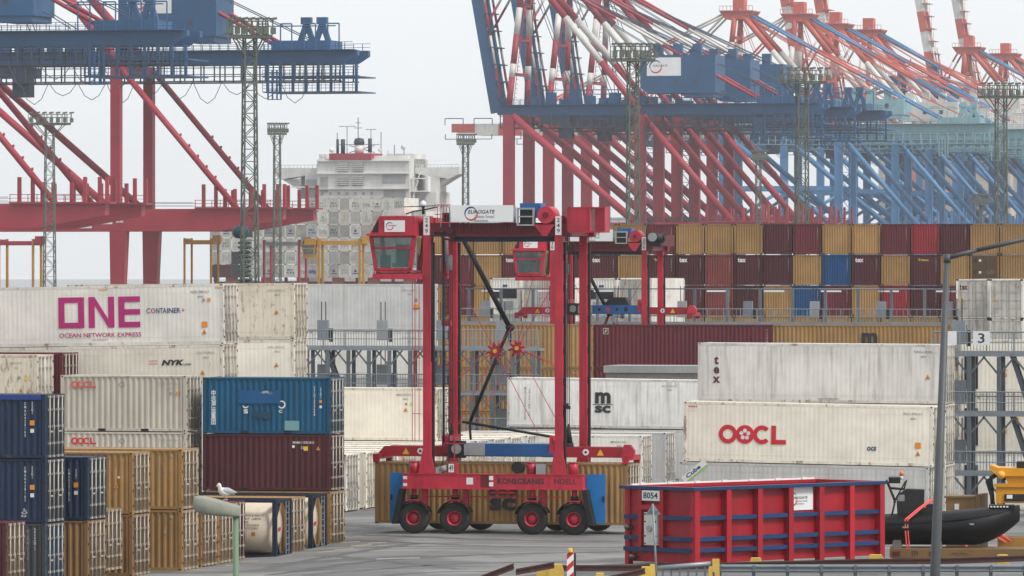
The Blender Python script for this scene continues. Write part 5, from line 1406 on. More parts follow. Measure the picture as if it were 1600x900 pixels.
# ------------------------------------------------------------------ container ship, stern on
SHW = mat('ship_white', (0.66, 0.66, 0.63), 0.55, dirt=0.15, streak=0.25, scale=0.5, dirtcol=(0.35, 0.33, 0.30))
SHR = mat('ship_band_red', (0.33, 0.035, 0.055), 0.5, scale=0.5)
HULL = mat('ship_hull_red', (0.20, 0.05, 0.065), 0.6, dirt=0.25, streak=0.3, scale=0.4)
SALM = mat('ship_salmon', (0.50, 0.17, 0.13), 0.6, scale=0.5)
SS = 6.95
c_ = at(562, HY, SS)
ship = thing('container_ship', 'white container ship seen from the stern behind the yard', 'ship', (c_.x, c_.y, 0), (0, 0, -TH))
def sz(y): return H-(y-HY)/SS
def sx(px): return (px-562)/SS/CT
m_ = MB(); m_.box(sx(495), sx(640), 0, 16, 8.0, sz(248)); m_.box(sx(472), sx(497), 2, 14, 8.0, sz(262)); m_.box(sx(635), sx(678), 2, 14, 8, sz(300)); m_.box(sx(560), sx(634), 2, 14, sz(248), sz(243)); m_.build('deckhouse', SHW, ship)
m_ = MB(); m_.box(sx(596), sx(640), 4, 14, sz(300), sz(240)); m_.box(sx(490), sx(500), 4, 14, sz(290), sz(240)); m_.build('bridge', SHW, ship)
m_ = MB(); m_.box(sx(600), sx(632), 3.9, 4.0, sz(266), sz(256)); m_.build('bridge_window', mat('ship_window', (0.16, 0.22, 0.24), 0.2), ship)
for sgn, xa, xb, xc, xd in ((-1, 416, 430, 497, 452), (1, 708, 694, 636, 664)):
    m_ = MB()
    f = lambda u, v, w: (u, w, v)
    poly = [(sx(xc), sz(270)), (sx(xc), sz(262)), (sx(xa), sz(261)), (sx(xa), sz(272)), (sx(xb), sz(279)), (sx(xd), sz(276))]
    m_.prism(poly if sgn < 0 else poly[::-1], f, 5, 11)
    m_.prism([(sx(xb), sz(279)), (sx(xa), sz(272)), (sx(668 if sgn > 0 else 456), sz(297)), (sx(668 if sgn > 0 else 456), sz(279))][::sgn], f, 6, 10)
    m_.box(sx(456), sx(460), 5, 11, sz(310), sz(276)) if sgn < 0 else m_.box(sx(664), sx(678), 5, 11, sz(340), sz(276))
    for k in range(14):
        x = sx(xa)+(sx(xc)-sx(xa))*k/13; m_.box(x-0.06, x+0.06, 5, 5.1, sz(262), sz(257))
    m_.box(min(sx(xa), sx(xc)), max(sx(xa), sx(xc)), 5, 5.1, sz(257.5), sz(256.8))
    m_.build('bridge_wing', SHW, ship)
m_ = MB()
for y_ in (300, 280): m_.box(sx(596), sx(668), 1.0, 2.0, sz(y_), sz(y_-2))
for y_ in (293, 322): m_.box(sx(452), sx(500), 1.0, 2.0, sz(y_), sz(y_-2))
for k in range(5): m_.tube((sx(640+k*3), 1.2, sz(320-k*12)), (sx(646+k*3), 1.2, sz(306-k*12)), 0.15, 4)
m_.build('deck_edge', SHW, ship)
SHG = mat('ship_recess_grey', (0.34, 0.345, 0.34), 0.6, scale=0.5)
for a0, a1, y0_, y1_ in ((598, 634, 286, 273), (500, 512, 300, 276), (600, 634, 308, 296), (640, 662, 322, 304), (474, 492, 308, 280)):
    m_ = MB(); m_.box(sx(a0), sx(a1), -0.12 if a0 < 640 and a0 > 495 else 1.85, 2.0 if a0 >= 640 or a0 < 495 else 0.0, sz(y0_), sz(y1_)); m_.build('recess_shade_panel', SHG, ship)  # slabs proud of the wall, the shade of recesses put into their grey
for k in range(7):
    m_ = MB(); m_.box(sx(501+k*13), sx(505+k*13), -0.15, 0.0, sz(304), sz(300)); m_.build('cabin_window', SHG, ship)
for y_ in (296, 272, 252):
    m_ = MB(); m_.box(sx(495), sx(640), -0.5, -0.001, sz(y_), sz(y_)+0.22); m_.build('deck_line', SHW, ship)
m_ = MB(); m_.box(sx(515), sx(581), -0.6, 9, sz(250), sz(239.5)); m_.build('funnel_band', SHR, ship)
for x0 in (528, 551):
    for y_ in (268, 290):
        m_ = MB(); m_.box(sx(x0), sx(x0+17), -0.25, 0.0, sz(y_), sz(y_-14)); lo = m_.build('louvre', mat('louvre_grey', (0.24, 0.24, 0.24), 0.6), ship)
        m_ = MB()
        for k in range(5): m_.box(sx(x0), sx(x0+17), -0.4, -0.25, sz(y_-1.5-k*2.8), sz(y_-2.6-k*2.8))
        m_.build('slat', SHW, lo)
for px0, w_, y0_, y1_ in ((521.5, 4.5, 239.5, 217), (530, 7, 239.5, 217), (572.5, 6.5, 238, 216)):
    m_ = MB(); r = w_/SS/2; m_.tube((sx(px0), 3, sz(y0_)), (sx(px0), 3, sz(y1_)), r, 10); m_.build('exhaust_pipe', mat('exhaust_dark', (0.025, 0.035, 0.06), 0.5), ship)
m_ = MB(); m_.tube((sx(555.5), 3, sz(239)), (sx(555.5), 3, sz(226)), 1.05, 12); m_.build('funnel', SHW, ship)
m_ = MB(); m_.lathe([(1.15, 0), (1.25, 0.6), (1.0, 1.4), (0.0, 1.6)], (sx(555.5), 3, sz(226)), 'z', 14); m_.build('funnel_cap', mat('exhaust_dark', (0.025, 0.035, 0.06)), ship)
m_ = MB()
for a_, b_, c0, r in ((554, 230, 183, 0.13), (536.5, 240, 197, 0.11), (574, 240, 202, 0.10), (521, 217, 207, 0.12), (590, 240, 206, 0.12), (611, 245, 226, 0.14), (601, 245, 235, 0.08), (626, 247, 232, 0.12), (516, 250, 238, 0.1), (496, 250, 243, 0.1)):
    m_.tube((sx(a_), 3, sz(b_)), (sx(a_), 3, sz(c0)), r, 5)
for a0, a1, y_ in ((524, 550, 197.5), (566, 582, 202.5), (548, 560, 200), (550, 558, 192), (521, 588, 226)): m_.box(sx(a0), sx(a1), 2.9, 3.1, sz(y_), sz(y_)+0.16)
m_.tube((sx(540), 3, sz(238)), (sx(580), 3, sz(227)), 0.1, 4); m_.tube((sx(580), 3, sz(238)), (sx(540), 3, sz(227)), 0.1, 4)
m_.build('mast_and_aerials', mat('mast_grey', (0.28, 0.28, 0.28), 0.6), ship)
for a_, y_, r in ((625, 230, 0.62), (512, 234, 0.6), (588, 234, 0.4)):
    m_ = MB(); m_.lathe([(0, r), (r*0.7, r*0.7), (r, 0), (r*0.7, -r*0.7), (0.05, -r)], (sx(a_), 3, sz(y_)), 'z', 12); m_.build('radar_dome', SHW, ship)
# stern deck: lashing frame, hull, salmon ventilators
YS = -34.0                                          # the stern block stands nearer than the bridge
def stern(px, s=7.18):
    # local coordinates of a column of the picture on the stern plane
    return ((px-CX)/s*1.0 - c_.x + 0.0)
m_ = MB(); m_.box(-25.0, 24.6, YS+4, 190, -4.0, 8.4); m_.build('hull', HULL, ship)
m_ = MB()
for k in range(13):
    x = -24.6+k*4.08; m_.box(x-0.3, x+0.3, YS+3.2, YS+3.9, 8.4, 14.8)
m_.box(-25.0, 24.6, YS+3.2, YS+3.9, 14.2, 14.8); m_.box(-25.0, 24.6, YS+3.3, YS+3.8, 11.3, 11.7); m_.build('lashing_frame', HULL, ship)
for k in range(6):
    x = -20.5+k*8.15; m_ = MB(); m_.box(x-1.3, x+1.3, YS+2.2, YS+3.1, 8.0, 13.2); m_.build('ventilator', SALM, ship)
# deck cargo, one box at a time
heights = [4, 4, 4, 4, 5, 5, 5, 5, 5, 6, 6, 6, 6, 6, 6, 6, 6, 6, 5, 5]
dark_cols = {(2, 1): 'slate', (1, 0): 'wine', (0, 0): 'maroon', (2, 0): 'slate', (0, 2): 'grey', (3, 3): 'navy'}
rot = Matrix.Rotation(-TH, 3, 'Z')
logo_kinds = ['sq', 'wide', 'text', 'sq', 'text', 'text', 'sq', 'wide', 'sq', 'text', 'sq']
def ship_logo_mesh(kind):
    key = ('shiplogo', kind)
    if key in _cm: return _cm[key]
    mb = MB(); f = side_map(0.0)
    if kind == 'sq':
        patch(mb, f, ((0.95, 1.25), (1.5, 1.25), (1.5, 1.75), (0.95, 1.75))); patch(mb, f, ((0.6, 0.8), (1.9, 0.8), (1.9, 1.02), (0.6, 1.02)))
    elif kind == 'wide':
        arc(mb, f, 0.8, 1.3, 0.16, 0.42, 0, 2*pi, n=12); arc(mb, f, 1.5, 1.3, 0.1, 0.42, R(-60), R(240), n=12); patch(mb, f, ((1.5, 0.85), (2.05, 0.85), (2.05, 1.5), (1.8, 1.5)))
    else:
        for a0, a1, b0 in ((0.5, 0.8, 1.5), (0.9, 1.2, 1.5), (1.5, 1.7, 1.5), (0.45, 0.75, 0.9), (1.1, 1.4, 0.9), (1.7, 1.95, 0.9)): patch(mb, f, ((a0, b0), (a1, b0), (a1, b0+0.42), (a0, b0+0.42)))
    _cm[key] = mb.mesh('logo'); return _cm[key]
cream_ship = paint('white')
ln = ['bottom', 'second', 'third', 'fourth', 'fifth', 'sixth']
for i, h in enumerate(heights):
    for j in range(h):
        colr = dark_cols.get((i, j), ('white', 'white', 'cream', 'grey', 'white', 'beige')[(i*7+j*5+i*j) % 6])
        loc = Vector(ship.location) + rot @ Vector((-24.8+i*2.475, YS, 12.2+j*2.93-2.9))
        t = end_container('container', '%s container on the ship stern, %s column from the left, %s tier' % ({'white': 'white', 'cream': 'cream', 'beige': 'beige'}.get(colr, {'slate': 'grey', 'wine': 'wine red', 'maroon': 'maroon', 'grey': 'pale grey', 'navy': 'navy'}.get(colr)), ORD[i], ln[j]), colr, loc, HR, 12.19, group='containers on the ship stern', doors=True)
        if colr in ('white', 'cream', 'grey', 'beige'):
            obj('logo', ship_logo_mesh(logo_kinds[(i*5+j*3+i*j) % 11]), (PFADE, PGREY, PFADE, PNAVY, PFADE, PFADE)[(i*3+j*2) % 6], t, (0, 0.012, 0))
# the far ships' upperworks and funnel behind the light blue cranes
s2 = 4.55
p_ = at(1462, HY, s2)
t = thing('container_ship', 'hazy beige container ship deckhouse behind the light blue cranes', 'ship', (p_.x, p_.y, 0), (0, 0, -TH))
BEI = mat('far_ship_beige', (0.52, 0.47, 0.42), 0.6, scale=0.3)
m_ = MB(); m_.box(-20, 26, 0, 14, 6, 52); m_.box(-14, 18, 2, 12, 52, 60); m_.build('deckhouse', BEI, t)
m_ = MB(); m_.box(-38, 44, 2, 10, 52, 56); m_.build('bridge_wing', BEI, t)
m_ = MB(); m_.box(-10, 0, -14, -6, 8, 50); m_.build('funnel', SALM, t)
m_ = MB(); m_.box(-30, 30, -30, 200, -4, 16); m_.build('hull', HULL, t)
for k in range(6):
    m_ = MB(); m_.box(-16+k*5.5, -12+k*5.5, -0.2, 0, 47, 49.5); m_.build('window', CDARK, t)
# ------------------------------------------------------------------ tank containers
def tank(label, px, s, z):
    p_ = at(px, HY, s); L = 6.058; Hc = 2.591
    t = thing('tank_container', label, 'tank container', (p_.x, p_.y, z), (0, 0, -TH))
    nv = mat('tank_frame_navy', (0.010, 0.018, 0.042), 0.5, dirt=0.2)
    f = MB()
    for x in (-L+0.1, -0.1):
        for y in (0.08, W-0.08): f.box(x-0.1, x+0.1, y-0.08, y+0.08, 0, Hc)
        f.box(x-0.08, x+0.08, 0.16, W-0.16, 0, 0.16); f.box(x-0.08, x+0.08, 0.16, W-0.16, Hc-0.16, Hc)
        for y0, y1 in ((0.16, W*0.32), (W-0.16, W*0.68)):
            f.bar((x, y0, Hc-0.9), (x, y1, Hc-0.16), 0.1); f.bar((x, y0, 0.9), (x, y1, 0.16), 0.1)
    for y in (0.07, W-0.07):
        f.box(-L+0.2, -0.2, y-0.05, y+0.05, 0.0, 0.14); f.box(-L+0.2, -0.2, y-0.05, y+0.05, Hc-0.12, Hc)
    f.build('frame', nv, t)
    sk = MB(); r = 1.12; zc = Hc/2+0.06
    prof = [(0.0, -L+0.22), (0.5, -L+0.25), (0.85, -L+0.34), (r, -L+0.5), (r, -0.5), (0.85, -0.34), (0.5, -0.25), (0.0, -0.22)]
    sk.lathe(prof, (0, W/2, zc), 'x', 32); so = sk.build('tank_shell', paint('tankskin')[0], t)
    bd = MB()
    for x in (-L+0.9, -L/2, -1.72): bd.lathe([(r+0.006, x-0.03), (r+0.012, x), (r+0.006, x+0.03)], (0, W/2, zc), 'x', 32)
    bd.build('clamp_band', mat('band_dark', (0.08, 0.07, 0.065), 0.5), so)
    ld = MB()
    for y in (W*0.62, W*0.80): ld.tube((0.0, y, 0.15), (0.0, y, Hc-0.1), 0.03, 5)
    for k in range(8): ld.tube((0.0, W*0.62, 0.3+k*0.28), (0.0, W*0.8, 0.3+k*0.28), 0.02, 4)
    ld.build('ladder', GALV, t)
    cy = lambda a, b: (a, W/2-math.sqrt(max(0.01, (r+0.012)**2-(b-zc)**2)), b)
    for k, (tx, wd) in enumerate((('CXTU 512627 7', 0.95), ('CRO  LMDN', 0.85), ('TARE', 0.3), ('MAX GROSS 36000 KG', 0.8), ('CAPACITY 25000 L', 0.75))):
        lettering(so, tx, -1.62, -1.62+wd, 1.85-k*0.14, 1.94-k*0.14, PGREY, cy, 0.012)
    mb = MB(); patch(mb, cy, ((-1.2, 0.98), (-1.02, 0.98), (-1.02, 1.16), (-1.2, 1.16))); mb.build('sticker', PORANGE, so)
    mb = MB(); patch(mb, end_map(-0.19), ((W*0.42, 1.2), (W*0.55, 1.2), (W*0.55, 1.35), (W*0.42, 1.35))); mb.build('end_sticker', PRED, so)
    return t
tank('cream tank container in a navy frame right of the green lamp post', 432, 35.32, -0.45)
tank('second cream tank container, half hidden behind a yellow container', 488, 34.62, -0.43)

# ------------------------------------------------------------------ big red steel tray
SK = mat('skip_red', (0.37, 0.009, 0.020), 0.42, dirt=0.26, streak=0.3, fade=0.14, rust=0.06, dirtcol=(0.10, 0.012, 0.014))
SKB = mat('skip_blue', (0.005, 0.035, 0.12), 0.42, dirt=0.3, streak=0.2)
c_ = at(1083, HY, 42.0); c_.z = gz(c_.x, c_.y+2)-0.02
SL, SWD, SH = 10.55, 3.42, 2.96
t = thing('steel_skip', 'large open red steel skip with blue ribs numbered 8054', 'skip', c_, (0, 0, R(45)))
b_ = MB()
b_.box(0, SL, 0.145, 0.2, 0.12, SH-0.12); b_.box(0, SL, SWD-0.14, SWD-0.08, 0.12, SH-0.12); b_.box(0.08, 0.14, 0.14, SWD-0.14, 0.12, SH-0.12); b_.box(SL-0.14, SL-0.08, 0.14, SWD-0.14, 0.12, SH-0.12); b_.box(0.1, SL-0.1, 0.1, SWD-0.1, 0.12, 0.2)
b_.build('shell', SK, t)
for k in range(7):
    x = 0.12+k*(SL-0.24)/6
    for y in (0.0, SWD):
        r_ = MB(); r_.box(x-0.13, x+0.13, y-0.12 if y == 0 else y-0.08, y+0.14 if y == 0 else y+0.10, 0.0, SH-0.12); r_.build('rib', SK, t)
for z in (0.60, 1.02, 1.80):
    for k in range(6):
        x0 = 0.12+k*(SL-0.24)/6+0.131; x1 = 0.12+(k+1)*(SL-0.24)/6-0.131
        r_ = MB(); r_.box(x0, x1, -0.06, 0.144, z-0.075, z+0.075); r_.build('stringer', SKB, t)
    for y0, y1 in ((0.05, 1.44), (2.76, SWD+0.06)) if z > 0.7 else ((0.05, SWD+0.1),):
        r_ = MB(); r_.box(-0.10, 0.078, y0, y1, z-0.075, z+0.075); r_.build('stringer', SKB, t)
rm = MB(); rm.box(-0.12, SL+0.1, -0.14, 0.16, SH-0.12, SH); rm.box(-0.12, 0.16, 0.16, SWD+0.3, SH-0.12, SH)
rm.build('rim', SKB, t)
rm = MB(); rm.box(0.161, SL+0.1, SWD-0.16, SWD+0.3, SH-0.12, SH); rm.box(SL-0.16, SL+0.1, 0.161, SWD-0.161, SH-0.12, SH); rm.build('rear_rim', SK, t)
sm_ = MB(); sm_.box(0.2, SL-0.2, SWD-0.09, SWD+0.02, SH+0.002, SH+0.06); sm_.build('sealing_strip', WHITE, t)
for k in range(7):
    mb = MB(); mb.box(0.6+k*1.5, 0.85+k*1.5, SWD-0.14, SWD-0.10, SH+0.002, SH+0.09); mb.build('strip_clip', WHITE, t)
for y in (1.56, 2.68):
    r_ = MB(); r_.box(-0.09, 0.08, y-0.09, y+0.09, 0.68, SH-0.12); r_.build('door_post', SK, t)
r_ = MB(); r_.box(-0.085, 0.08, 1.65, 2.59, 2.08, 2.26); r_.build('door_rail', SK, t)
f_ = lambda d: (lambda a, b: (-d, -a, b))
mb = MB(); mb.box(-0.13, -0.095, 1.62, 2.52, 2.42, 2.80); nb_ = mb.build('number_board', WHITE, t)
lettering(nb_, '8054', -2.45, -1.70, 2.50, 2.73, PBLACK, f_(0.136), 0.02)
mb = MB(); mb.box(-0.14, 0.06, 1.74, 2.40, 0.76, 1.98); pb = mb.build('valve_cover', mat('cover_white', (0.66, 0.63, 0.56), 0.5, dirt=0.3), t)
for z in (0.82, 1.1, 1.64, 1.92):
    for y in (1.79, 2.34):
        mb = MB(); mb.tube((-0.16, y, z), (-0.138, y, z), 0.035, 6); mb.build('bolt', DARK, pb)
mb = MB(); mb.tube((-0.22, 2.1, 1.38), (-0.142, 2.1, 1.38), 0.12, 12); mb.build('valve_knob', GREY, pb)
for y, z in ((3.3, 1.4), (3.05, 0.3)):
    mb = MB(); mb.lathe([(0.0, -0.22), (0.08, -0.2), (0.12, -0.12), (0.12, 0.1)], (0.0, y, z), 'x', 12); mb.build('drain_cap', mat('cap_bronze', (0.16, 0.13, 0.11), 0.35, 0.7), t)
eurogate_sign(t, 5.46, 6.72, 1.96, 2.84, lambda d: side_map(0.135-d))

# ------------------------------------------------------------------ inflatable boat on its cradle
SB = 40.2
p_ = at(1372, HY, SB); zb = gz(p_.x+4, p_.y)
def bz(y): return H-(y-HY)/SB - zb
boat = thing('inflatable_boat', 'black rigid inflatable boat on a cradle right of the red skip', 'boat', (p_.x, p_.y, zb), (0, 0, R(-4)))
BOATM = mat('boat_black', (0.004, 0.0045, 0.006), 0.55, dirt=0.12, streak=0, spec=0.22, dirtcol=(0.02, 0.02, 0.02))
h_ = MB(); N = 22; n = 20
LB = 5.5
for i in range(N+1):
    w = i/N; x = LB*w
    top = bz(805)+(bz(790)-bz(805))*w**1.4
    bot = bz(853)+(bz(815)-bz(853))*max(0, (w-0.66)/0.34)**1.9
    half = 1.15*(1-max(0, (w-0.5)/0.5)**2.8)+0.10
    for k in range(n):
        a = 2*pi*k/n
        cy_, cz = math.cos(a), math.sin(a)
        yy = half*math.copysign(abs(cy_)**0.7, cy_); zz = (top+bot)/2+(top-bot)/2*math.copysign(abs(cz)**0.85, cz)
        if cz < 0: yy *= 1-0.45*(-cz)**1.5
        h_.v.append((x, yy+1.2, zz))
for i in range(N):
    for k in range(n): h_.quad((i*n+k, i*n+(k+1) % n, (i+1)*n+(k+1) % n, (i+1)*n+k), 0, True)
h_.quad([k for k in reversed(range(n))]); h_.quad([N*n+k for k in range(n)])
h_.build('hull', BOATM, boat)
m_ = MB()
for i in range(14):
    w0, w1 = i/14, (i+1)/14
    fz = lambda w: bz(818)+(bz(797)-bz(818))*w**1.6
    fy = lambda w: 1.2-(1.15*(1-max(0, (w-0.5)/0.5)**2.4)+0.06)
    m_.bar((LB*w0, fy(w0), fz(w0)), (LB*w1, fy(w1), fz(w1)), 0.05, 0.09)
m_.build('rubbing_strake', BLACK, boat)
def bx(px): return (px-1372)/SB
m_ = MB(); m_.prism([(bx(1402), bz(812)), (bx(1443), bz(810)), (bx(1444), bz(766)), (bx(1416), bz(765)), (bx(1400), bz(776))], lambda u, v, w: (u, w, v), 0.75, 1.65)
m_.build('covered_console', mat('tarpaulin_black', (0.016, 0.017, 0.019), 0.45, bump=0.8), boat)
m_ = MB(); m_.box(bx(1402), bx(1413), 0.735, 0.748, bz(784), bz(774)); m_.build('cover_emblem', GREY, boat)
m_ = MB(); m_.box(bx(1440), bx(1470), 0.7, 1.7, bz(812), bz(795)); m_.box(bx(1446), bx(1466), 0.75, 1.6, bz(795), bz(789)); m_.build('seat', DARK, boat)
m_ = MB()
for y in (0.6, 1.8):
    m_.path([(bx(1392), y, bz(810)), (bx(1398), y, bz(785)), (bx(1388), y, bz(760)), (bx(1384), y, bz(752))], 0.035, 6); m_.path([(bx(1396), y, bz(787)), (bx(1414), y, bz(754))], 0.03, 6); m_.path([(bx(1388), y, bz(764)), (bx(1412), y, bz(766)), (bx(1416), y, bz(752))], 0.03, 6)
m_.box(bx(1388), bx(1406), 0.55, 1.85, bz(756), bz(747)); m_.build('roll_bar', BLACK, boat)
m_ = MB(); m_.tube((bx(1408), 1.0, bz(751)), (bx(1408), 1.0, bz(744)), 0.06, 8); m_.build('lamp', PWHITE, boat)
m_ = MB(); m_.tube((bx(1408), 1.0, bz(744)), (bx(1408), 1.0, bz(737)), 0.09, 8, r2=0.05); m_.build('orange_beacon', plain('beacon_orange', (0.8, 0.18, 0.03)), boat)
for a0, y_ in ((1410, 825), (1459, 823), (1512, 820)):
    m_ = MB(); w0 = bx(a0)/LB; yy = 1.2-1.16*(1-max(0, (w0-0.5)/0.5)**2.4)-0.045; m_.box(bx(a0), bx(a0)+0.24, yy-0.03, yy, bz(y_), bz(y_-2.5)); m_.build('handle_patch', GREY, boat)
def nose(w): return 1.2-(1.15*(1-max(0, (w-0.5)/0.5)**2.4)+0.02)
m_ = MB(); m_.box(bx(1545), bx(1585), 0.75, 1.7, bz(797), bz(790)); m_.build('bow_cover', BOATM, boat)
for k in range(6):
    m_ = MB(); m_.box(bx(1547+k*5), bx(1550+k*5), 0.70, 0.748, bz(793.5), bz(791.2)); m_.build('bow_lettering', PWHITE, boat)
STRAP = plain('strap_coral', (0.75, 0.09, 0.075), 0.6)
m_ = MB()
for d in (0, 0.1):
    m_.path([(bx(1418)+d, 0.02, bz(868)), (bx(1415)+d, -0.03, bz(835)), (bx(1414)+d, 0.02, bz(812)), (bx(1436)+d, 0.5, bz(794)), (bx(1455)+d, 0.9, bz(781)), (bx(1461)+d, 1.5, bz(786))], 0.032, 5)
m_.build('tie_strap', STRAP, boat)
TIMB = mat('brown_steel', (0.20, 0.115, 0.045), 0.65, dirt=0.35, streak=0.25, rust=0.1)
for a0 in (1393, 1456):
    m_ = MB(); m_.prism([(bx(a0), bz(856)), (bx(a0+16), bz(856)), (bx(a0+13), bz(836)), (bx(a0+4), bz(836))], lambda u, v, w: (u, w, v), 0.35, 2.0); m_.build('cradle_block', mat('cradle_grey', (0.45, 0.44, 0.42), 0.7), boat)
p2 = at(1390, HY, 40.35)
t = thing('flat_trailer', 'low brown flat trailer with red lamps under the black boat', 'trailer', (p2.x, p2.y, zb), (0, 0, R(-4)))
m_ = MB(); m_.box(0, 7.2, 0.1, 2.5, bz(868)-0.05, bz(857)+0.02); m_.box(0, 7.2, 0.0, 0.1, bz(866)-0.1, bz(856)); m_.build('deck', TIMB, t)
m_ = MB(); m_.box(0.1, 4.5, 0.15, 2.3, 0.0, bz(868)-0.06); m_.build('undercarriage', TIMB, t)
for x in (0.12, 1.55):
    m_ = MB(); m_.box(x, x+0.28, -0.03, -0.002, bz(866), bz(860)); m_.build('tail_lamp', plain('lamp_maroon', (0.09, 0.008, 0.01)), t)
lettering(t, '(3)', 0.85, 1.1, bz(867), bz(859), PBLACK, side_map(-0.006), 0.02); worn_text(t, 2.4, 3.1, bz(866), bz(862), PBLACK, side_map(-0.006), 8)
p3 = at(1478, HY, 38.6)
t = thing('steel_bin', 'brown steel bin with a white label between boat and walkway', 'bin', (p3.x, p3.y, gz(p3.x, p3.y)), (0, 0, -TH))
zz = lambda y: H-(y-HY)/38.6-gz(p3.x, p3.y)
m_ = MB(); m_.box(0, 1.36, 0, 1.6, 0, zz(778)); m_.build('body', TIMB, t)
m_ = MB(); m_.box(-0.06, 1.2, -0.06, 1.66, zz(778)+0.002, zz(775)); m_.box(1.22, 1.42, -0.08, 1.68, 0, zz(772)); m_.build('rim', TIMB, t)
m_ = MB(); m_.box(0.36, 0.54, -0.03, -0.002, zz(796), zz(787)); m_.build('label_plate', WHITE, t)
m_ = MB(); m_.box(1.06, 1.2, -0.05, 0, 0.1, zz(780)); m_.build('rib', TIMB, t)

# yellow hopper at the right edge
p4 = at(1545, HY, 38.8); g4 = gz(p4.x, p4.y)
zz = lambda y: H-(y-HY)/38.8-g4
YM = mat('machine_yellow', (0.68, 0.30, 0.012), 0.42, dirt=0.15, streak=0.15)
t = thing('yellow_loader_body', 'orange yellow steel machine body with black lettering at the right edge', 'machine', (p4.x, p4.y, g4), (0, 0, R(-6)))
fm = lambda u, v, w: (u, w, v)
m_ = MB(); m_.prism([(0.0, zz(732)), (0.35, zz(744)), (2.6, zz(744)), (2.6, zz(733)), (0.35, zz(731)), (0.1, zz(727))][::-1], fm, 0.0, 2.2); m_.build('upper_lip', YM, t)
m_ = MB(); m_.prism([(0.62, zz(744)), (2.6, zz(744)), (2.6, zz(758)), (0.8, zz(758))][::-1], fm, 0.15, 2.1); m_.build('chute', YM, t)
m_ = MB(); m_.box(0.28, 2.6, 0.05, 2.2, zz(786), zz(758)); m_.box(0.2, 2.6, -0.02, 0.05, zz(761), zz(756)); m_.build('front_plate', YM, t)
m_ = MB(); m_.box(0.62, 1.5, 0.0, 0.045, zz(783), zz(772)); so = m_.build('lettering_field', DARK, t)
m_ = MB(); m_.box(0.72, 0.95, -0.02, -0.003, zz(779), zz(773)); m_.build('label_plate', WHITE, so)
worn_text(so, 1.02, 2.0, zz(780), zz(773), PBLACK, side_map(-0.012), 7)
m_ = MB(); m_.lathe([(0, -0.1), (0.15, -0.08), (0.17, 0.1)], (0.5, -0.02, zz(742)), 'y', 12); m_.build('lamp', plain('lamp_amber', (0.8, 0.4, 0.05)), t)
m_ = MB(); m_.path([(0.15, 0.3, zz(790)), (0.1, 0.3, zz(765)), (0.05, 0.3, zz(748)), (0.3, 0.3, zz(742)), (0.7, 0.3, zz(748))], 0.09, 8); m_.path([(0.2, 0.5, zz(790)), (-0.1, 0.5, zz(752)), (0.5, 0.5, zz(739))], 0.06, 8); m_.build('hydraulic_hose', BLACK, t)
m_ = MB(); m_.box(1.1, 2.6, 0.3, 1.6, zz(731), zz(722)); m_.build('tyre_mat', BLACK, t)
m_ = MB(); m_.box(0.35, 0.55, 0.0, 0.3, 0, zz(786)); m_.box(2.2, 2.45, 0.0, 0.3, 0, zz(786)); m_.box(0.35, 2.6, 0.1, 2.0, 0, zz(840)); m_.build('support_frame', mat('ochre_steel', (0.34, 0.17, 0.03), 0.6, dirt=0.3), t)
m_ = MB(); m_.path([(-0.3, -0.1, zz(835)), (0.2, -0.1, zz(826)), (0.9, -0.1, zz(846))], 0.05, 6); m_.path([(-0.5, -0.15, zz(846)), (0.3, -0.15, zz(838)), (0.7, -0.15, zz(848))], 0.05, 6); m_.path([(-0.9, -0.2, zz(862)), (-0.9, -0.2, zz(846)), (-0.2, -0.2, zz(844))], 0.05, 6); m_.build('red_hose', STRAP, t)

# ------------------------------------------------------------------ crash barrier, hoop fence, rails on yellow blocks, small signs
SG = 44.5
p_ = at(1118, HY, SG); g0 = gz(p_.x+5, p_.y)
zg = lambda y: H-(y-HY)/SG
t = thing('crash_barrier', 'grey steel crash barrier along the bottom right', 'barrier', (p_.x, p_.y, g0), (0, 0, 0))
m_ = MB(); zt = zg(882)-g0; zl = zg(894)-g0
prof = [(0.0, zt), (-0.08, zt-0.04), (-0.08, zt-0.09), (0.0, (zt+zl)/2+0.02), (0.0, (zt+zl)/2-0.02), (-0.08, zl+0.09), (-0.08, zl+0.04), (0.0, zl)]
k = 0
for x in (-0.1, 14.0):
    for y, z in prof: m_.v.append((x, y, z))
for i in range(7): m_.quad((i, i+1, 8+i+1, 8+i))
m_.build('rail', GALV, t)
for k in range(12):
    m_ = MB(); x = 0.15+k*1.19; m_.box(x-0.06, x+0.06, 0.02, 0.14, -0.3, zt-0.01); m_.box(x-0.05, x+0.05, -0.1, -0.085, zl+0.01, zt-0.02); m_.build('post', GALVD, t)
p_ = at(1022, HY, 45.5); g1 = gz(p_.x, p_.y); ze = lambda y: H-(y-HY)/45.5-g1
t = thing('hoop_fence', 'short grey tubular fence with yellow ends at the bottom edge', 'fence', (p_.x, p_.y, g1), (0, 0, 0))
m_ = MB(); m_.tube((0.1, 0, ze(888)), (2.1, 0, ze(880)), 0.085, 10); m_.build('top_rail', GALV, t)
for k in range(7):
    x = 0.3+k*0.29; m_ = MB(); m_.box(x-0.035, x+0.035, -0.03, 0.03, -0.3, ze(888)+(ze(880)-ze(888))*(x-0.1)/2.0); m_.build('bar', GALVD, t)
YB = mat('block_yellow', (0.60, 0.40, 0.07), 0.75, dirt=0.5, streak=0.3, dirtcol=(0.25, 0.18, 0.09))
for x, y_ in ((0.0, 887), (2.14, 879)):
    m_ = MB(); m_.box(x-0.14, x+0.1, -0.12, 0.12, ze(y_)-0.32, ze(y_)+0.12); m_.build('yellow_end', YB, t)
RAILM = mat('rusty_rail', (0.075, 0.032, 0.028), 0.7, rust=0.3, dirt=0.3)
